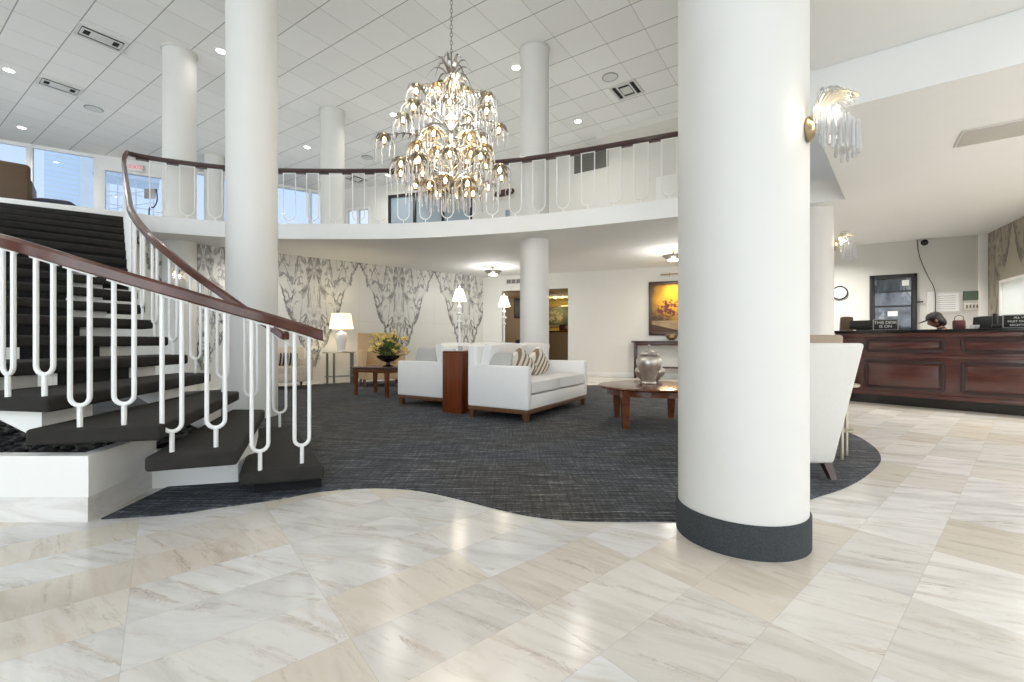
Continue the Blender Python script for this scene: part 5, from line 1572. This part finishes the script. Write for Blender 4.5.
MB().prism([(0.30 * (1 if abs(math.cos(a)) > 0 else 1) * math.copysign(abs(math.cos(a)) ** 0.5, math.cos(a)), 0.095 * math.copysign(abs(math.sin(a)) ** 0.8, math.sin(a))) for a in [2 * PI * k / 40 for k in range(40)]], 0.0, 0.03, M=Matrix.Rotation(PI / 2, 4, 'X')).build('plate', 'dark_wood', op)
MB().box((0, -0.02, -0.16), (0.62, 0.04, 0.06), 0.01).build('ledge', 'cream_cushion', op, 'pale ledge')
lb = on_up('framed_print', 'small grey print on the upstairs wall under the oval plaque', 'picture', 508, 5.30)
MB().box((0, -0.012, 0), (0.22, 0.02, 0.26), 0.003).build('frame', 'vent_white', lb)
MB().box((0, -0.024, 0), (0.17, 0.006, 0.21)).build('print', 'blue_pane', lb)
struct('door_3', MB().box((su(674), -0.02, 4.4), (su(692) - su(656), 0.05, 2.2), 0.006, M=MU), 'white_plaster')
struct('trim_4', MB().box(((su(606) + su(700)) / 2, -0.35, 6.76), (su(700) - su(606), 0.7, 0.158), M=MU), 'white_wall_paint')

# ------------------------------------------------------------------ person at the desk
def person():
    px_, py_ = 7.055, 7.345
    s = thing('person', 'person in a dark cap with head bowed behind the reception desk', 'person', (px_, py_, 0), math.atan2(DX.y, DX.x))
    # body: local -x faces along the desk to the left, local -y faces the lobby
    me = bpy.data.meshes.new('body')
    V = [(0, 0, 0.74), (0.02, 0, 0.90), (0.02, 0, 1.06), (0.0, 0, 1.14), (-0.03, 0, 1.19), (-0.07, 0, 1.27),
         (0.02, -0.15, 1.05), (-0.04, -0.19, 0.88), (-0.20, -0.15, 0.86),
         (0.02, 0.15, 1.05), (-0.04, 0.19, 0.88), (-0.20, 0.15, 0.86),
         (0.0, -0.09, 0.72), (-0.38, -0.10, 0.72), (-0.40, -0.10, 0.40), (-0.40, -0.10, 0.10),
         (0.0, 0.09, 0.72), (-0.38, 0.10, 0.72), (-0.40, 0.10, 0.40), (-0.40, 0.10, 0.10)]
    E = [(0, 1), (1, 2), (2, 3), (3, 4), (4, 5), (2, 6), (6, 7), (7, 8), (2, 9), (9, 10), (10, 11), (0, 12), (12, 13), (13, 14), (14, 15), (0, 16), (16, 17), (17, 18), (18, 19)]
    rad = [.15, .14, .14, .09, .055, .05, .06, .045, .032, .06, .045, .032, .09, .07, .05, .04, .09, .07, .05, .04]
    me.from_pydata(V, E, [])
    o = bpy.data.objects.new('body', me); C.objects.link(o)
    md = o.modifiers.new('Skin', 'SKIN')
    for i, sv in enumerate(me.skin_vertices[0].data):
        sv.radius = (rad[i], rad[i]); sv.use_root = (i == 0)
    o.modifiers.new('Subdiv', 'SUBSURF').levels = 2
    dg = bpy.context.evaluated_depsgraph_get()
    m2 = bpy.data.meshes.new_from_object(o.evaluated_get(dg))
    bpy.data.objects.remove(o)
    bm = bmesh.new(); bm.from_mesh(m2)
    # head grown on the neck: an egg with brow, nose and chin, facing local -x, bowed
    b2 = bmesh.new()
    bmesh.ops.create_uvsphere(b2, u_segments=28, v_segments=20, radius=1.0)
    for v in b2.verts:
        x, y, z = v.co
        fx = 0.098 * x * (1.0 + 0.05 * z); fy = 0.076 * y * (1 - 0.10 * (z < -0.2) * abs(z)); fz = 0.118 * z
        if x < -0.6:
            nose = math.exp(-((y / 0.16) ** 2 + ((z + 0.10) / 0.20) ** 2)) * 0.024
            brow = math.exp(-((z - 0.18) / 0.10) ** 2) * 0.006
            eye = (math.exp(-(((y - 0.40) / 0.14) ** 2 + ((z - 0.04) / 0.10) ** 2)) + math.exp(-(((y + 0.40) / 0.14) ** 2 + ((z - 0.04) / 0.10) ** 2))) * 0.010
            lip = math.exp(-((y / 0.28) ** 2 + ((z + 0.48) / 0.07) ** 2)) * 0.007
            fx += -nose - brow + eye - lip
        v.co = Vector((fx, fy, fz))
    for sgn in (-1, 1):
        bb = bmesh.new(); bmesh.ops.create_icosphere(bb, subdivisions=2, radius=1.0)
        for v in bb.verts:
            v.co = Vector((v.co.x * 0.022 + 0.012, v.co.y * 0.010 + sgn * 0.076, v.co.z * 0.032 - 0.006))
        tm = bpy.data.meshes.new('t'); bb.to_mesh(tm); bb.free(); b2.from_mesh(tm)
    hm = Matrix.Translation((-0.10, 0, 1.335)) @ Matrix.Rotation(R(-24), 4, 'Y')
    bmesh.ops.transform(b2, matrix=hm, verts=b2.verts)
    tm = bpy.data.meshes.new('t'); b2.to_mesh(tm); b2.free(); bm.from_mesh(tm)
    # hands with five fingers each, resting on the lap desk
    for sgn in (-1, 1):
        hb = MB()
        wr = Vector((-0.20, sgn * 0.15, 0.86))
        hb.box(tuple(wr + Vector((-0.055, 0, -0.004))), (0.095, 0.08, 0.028), 0.012, 3)
        for k, L in enumerate((0.07, 0.08, 0.075, 0.058)):
            y = wr.y + (-0.03 + 0.02 * k) * -sgn
            hb.tube([(wr.x - 0.10, y, wr.z), (wr.x - 0.10 - L * 0.5, y, wr.z - 0.004), (wr.x - 0.10 - L, y, wr.z - 0.022)], [0.009, 0.0085, 0.007], 8)
        hb.tube([(wr.x - 0.03, wr.y - sgn * 0.035, wr.z), (wr.x - 0.07, wr.y - sgn * 0.062, wr.z - 0.006), (wr.x - 0.098, wr.y - sgn * 0.066, wr.z - 0.016)], [0.012, 0.010, 0.008], 8)
        tm = bpy.data.meshes.new('t'); hb.bm.to_mesh(tm); hb.bm.free(); bm.from_mesh(tm)
    out = bpy.data.meshes.new('body'); bm.to_mesh(out); bm.free()
    out.polygons.foreach_set('use_smooth', [True] * len(out.polygons))
    out.materials.append(MATS['skin_brown'])
    link('body', out, s)
    # clothes: shirt shell slightly larger than the torso and arms
    me = bpy.data.meshes.new('shirt')
    me.from_pydata(V[:12] , [e for e in E if max(e) < 12 and e not in ((4, 5), (3, 4), (7, 8), (10, 11))], [])
    o = bpy.data.objects.new('shirt', me); C.objects.link(o)
    o.modifiers.new('Skin', 'SKIN')
    for i, sv in enumerate(me.skin_vertices[0].data):
        r_ = rad[i] + 0.014 if i != 3 else 0.085
        sv.radius = (r_, r_); sv.use_root = (i == 0)
    o.modifiers.new('Subdiv', 'SUBSURF').levels = 2
    m2 = bpy.data.meshes.new_from_object(o.evaluated_get(bpy.context.evaluated_depsgraph_get()))
    bpy.data.objects.remove(o)
    m2.polygons.foreach_set('use_smooth', [True] * len(m2.polygons)); m2.materials.clear(); m2.materials.append(MATS['dark_clothes'])
    link('shirt', m2, s, 'dark shirt')
    hair = MB(); hair.ball((0.012, 0, 0.018), 1.0, sub=3, squash=(0.100, 0.084, 0.112), M=hm); hair.ball((0.055, 0, -0.035), 1.0, sub=3, squash=(0.062, 0.074, 0.09), M=hm)
    hair.build('hair', 'hair_black', s, 'dark hair')
    cap = MB()
    cap.lathe([(0.0, 0.086), (0.05, 0.080), (0.085, 0.055), (0.102, 0.015), (0.106, -0.012), (0.098, -0.012), (0.0, 0.0)], (0.0, 0, 0.062), 36, M=hm @ Matrix.Diagonal((1.04, 0.9, 1, 1)))
    cap.ball((0, 0, 0.148), 0.009, M=hm, sub=1)
    br_ = []
    for k in range(17):
        a_ = PI / 2 + PI * k / 16
        br_.append((-0.05 + 0.165 * math.cos(a_), 0.078 * math.sin(a_)))
    cap.prism(br_, 0.048, 0.056, M=hm @ Matrix.Translation((0, 0, 0)) )
    cap.build('cap', 'cap_cloth', s, 'dark brimmed cap')
    # stool under the person
    q = thing('stool', 'high stool under the person behind the desk', 'stool', (px_, py_, 0))
    MB().lathe([(0, 0.56), (0.18, 0.56), (0.19, 0.59), (0.17, 0.62), (0, 0.62)], seg=32).build('seat', 'dark_upholstery', q)
    for k in range(4):
        a_ = PI / 4 + PI / 2 * k
        MB().tube([(0.2 * math.cos(a_), 0.2 * math.sin(a_), 0), (0.12 * math.cos(a_), 0.12 * math.sin(a_), 0.57)], 0.014, 8).build('leg', 'dark_metal', q)
person()

# ------------------------------------------------------------------ outside the upstairs windows
def building(label, x, y, w, d, z1, mat, rz, bands):
    s = thing('building', label, 'building', (x, y, 0), rz)
    MB().box((0, 0, z1 / 2), (w, d, z1), 0.02).build('block', mat, s)
    m = MB()
    for k in range(bands):
        m.box((0, -d / 2 - 0.03, 2.5 + k * 1.6), (w + 0.1, 0.12, 0.25))
    m.build('floor_band', 'concrete', s)
building('pale blue glass tower outside the upstairs windows', -141.5, 144.5, 12.0, 6, 70, 'tower_glass', R(45), 40)
building('grey concrete building outside the upstairs windows', -128.0, 138.0, 6.6, 5, 66, 'concrete', R(45), 38)
fs = thing('fire_stair', 'white steel outside stair beyond the upstairs windows', 'stair', (-16.6, 19.4, 0), R(40))
m = MB()
for k in range(8):
    z_ = 3.5 + k * 0.55
    m.tube([(-0.9, 0, z_ - 0.35), (0.9, 0, z_ + 0.35)], 0.022, 6)
    m.tube([(-0.9, 0, z_), (0.9, 0, z_)], 0.02, 6)
for x in (-0.9, -0.3, 0.3, 0.9):
    m.tube([(x, 0.02, 0), (x, 0.02, 8.0)], 0.028, 6)
m.build('steelwork', 'white_plaster', fs)
MB().box((0, 0.6, 8.1), (2.2, 1.4, 0.2)).build('roof_plate', 'white_metal', fs)
g = MB().prism([(-70, 12.2), (-18.2, 12.2), (-7.5, 18.9), (30, 18.9), (30, 70), (-70, 70)], -0.3, -0.13)
struct('ground', g, 'concrete')

# ------------------------------------------------------------------ world, camera, view
w = bpy.data.worlds.new('World'); bpy.context.scene.world = w; w.use_nodes = True
nt = w.node_tree
bg = nt.nodes['Background']
tc = nt.nodes.new('ShaderNodeTexCoord'); sxyz = nt.nodes.new('ShaderNodeSeparateXYZ'); rp = nt.nodes.new('ShaderNodeValToRGB')
nt.links.new(tc.outputs['Generated'], sxyz.inputs[0]); nt.links.new(sxyz.outputs[2], rp.inputs[0])
rp.color_ramp.elements[0].position = 0.0; rp.color_ramp.elements[0].color = (0.96, 0.95, 1.0, 1)
rp.color_ramp.elements[1].position = 0.6; rp.color_ramp.elements[1].color = (0.60, 0.74, 1.0, 1)
nt.links.new(rp.outputs[0], bg.inputs['Color'])
bg.inputs['Strength'].default_value = 1.3

def daylight_fill(x, z, w_, h_, power):  # added fill lamps outside the unseen entrance glazing, for more frontal light
    ld = bpy.data.lights.new('daylight_fill', 'AREA'); ld.shape = 'RECTANGLE'; ld.size = w_; ld.size_y = h_; ld.energy = power; ld.color = (1.0, 0.966, 0.945)
    o_ = bpy.data.objects.new('daylight_fill', ld); C.objects.link(o_); o_.location = (x, -5.75, z); o_.rotation_euler = (PI / 2, 0, 0)
daylight_fill(-8.5, 3.4, 17.6, 6.6, 1280)
daylight_fill(5.1, 1.75, 9.2, 3.2, 270)
cam = bpy.data.cameras.new('Camera'); co = bpy.data.objects.new('Camera', cam); C.objects.link(co)
co.location = (0, 0, 1.0); co.rotation_euler = (PI / 2, 0, 0)
cam.sensor_width = 36.0; cam.lens = 36.0 * 450 / 1024; cam.clip_start = 0.05; cam.clip_end = 500
sc = bpy.context.scene
sc.camera = co
sc.view_settings.view_transform = 'Standard'
sc.view_settings.look = 'None'
sc.view_settings.exposure = 0.0
sc.view_settings.gamma = 1.0
sc.view_settings.use_curve_mapping = False
sc.cycles.max_bounces = 10
sc.cycles.diffuse_bounces = 5
sc.cycles.caustics_reflective = False
sc.cycles.caustics_refractive = False
sc.cycles.sample_clamp_indirect = 6.0
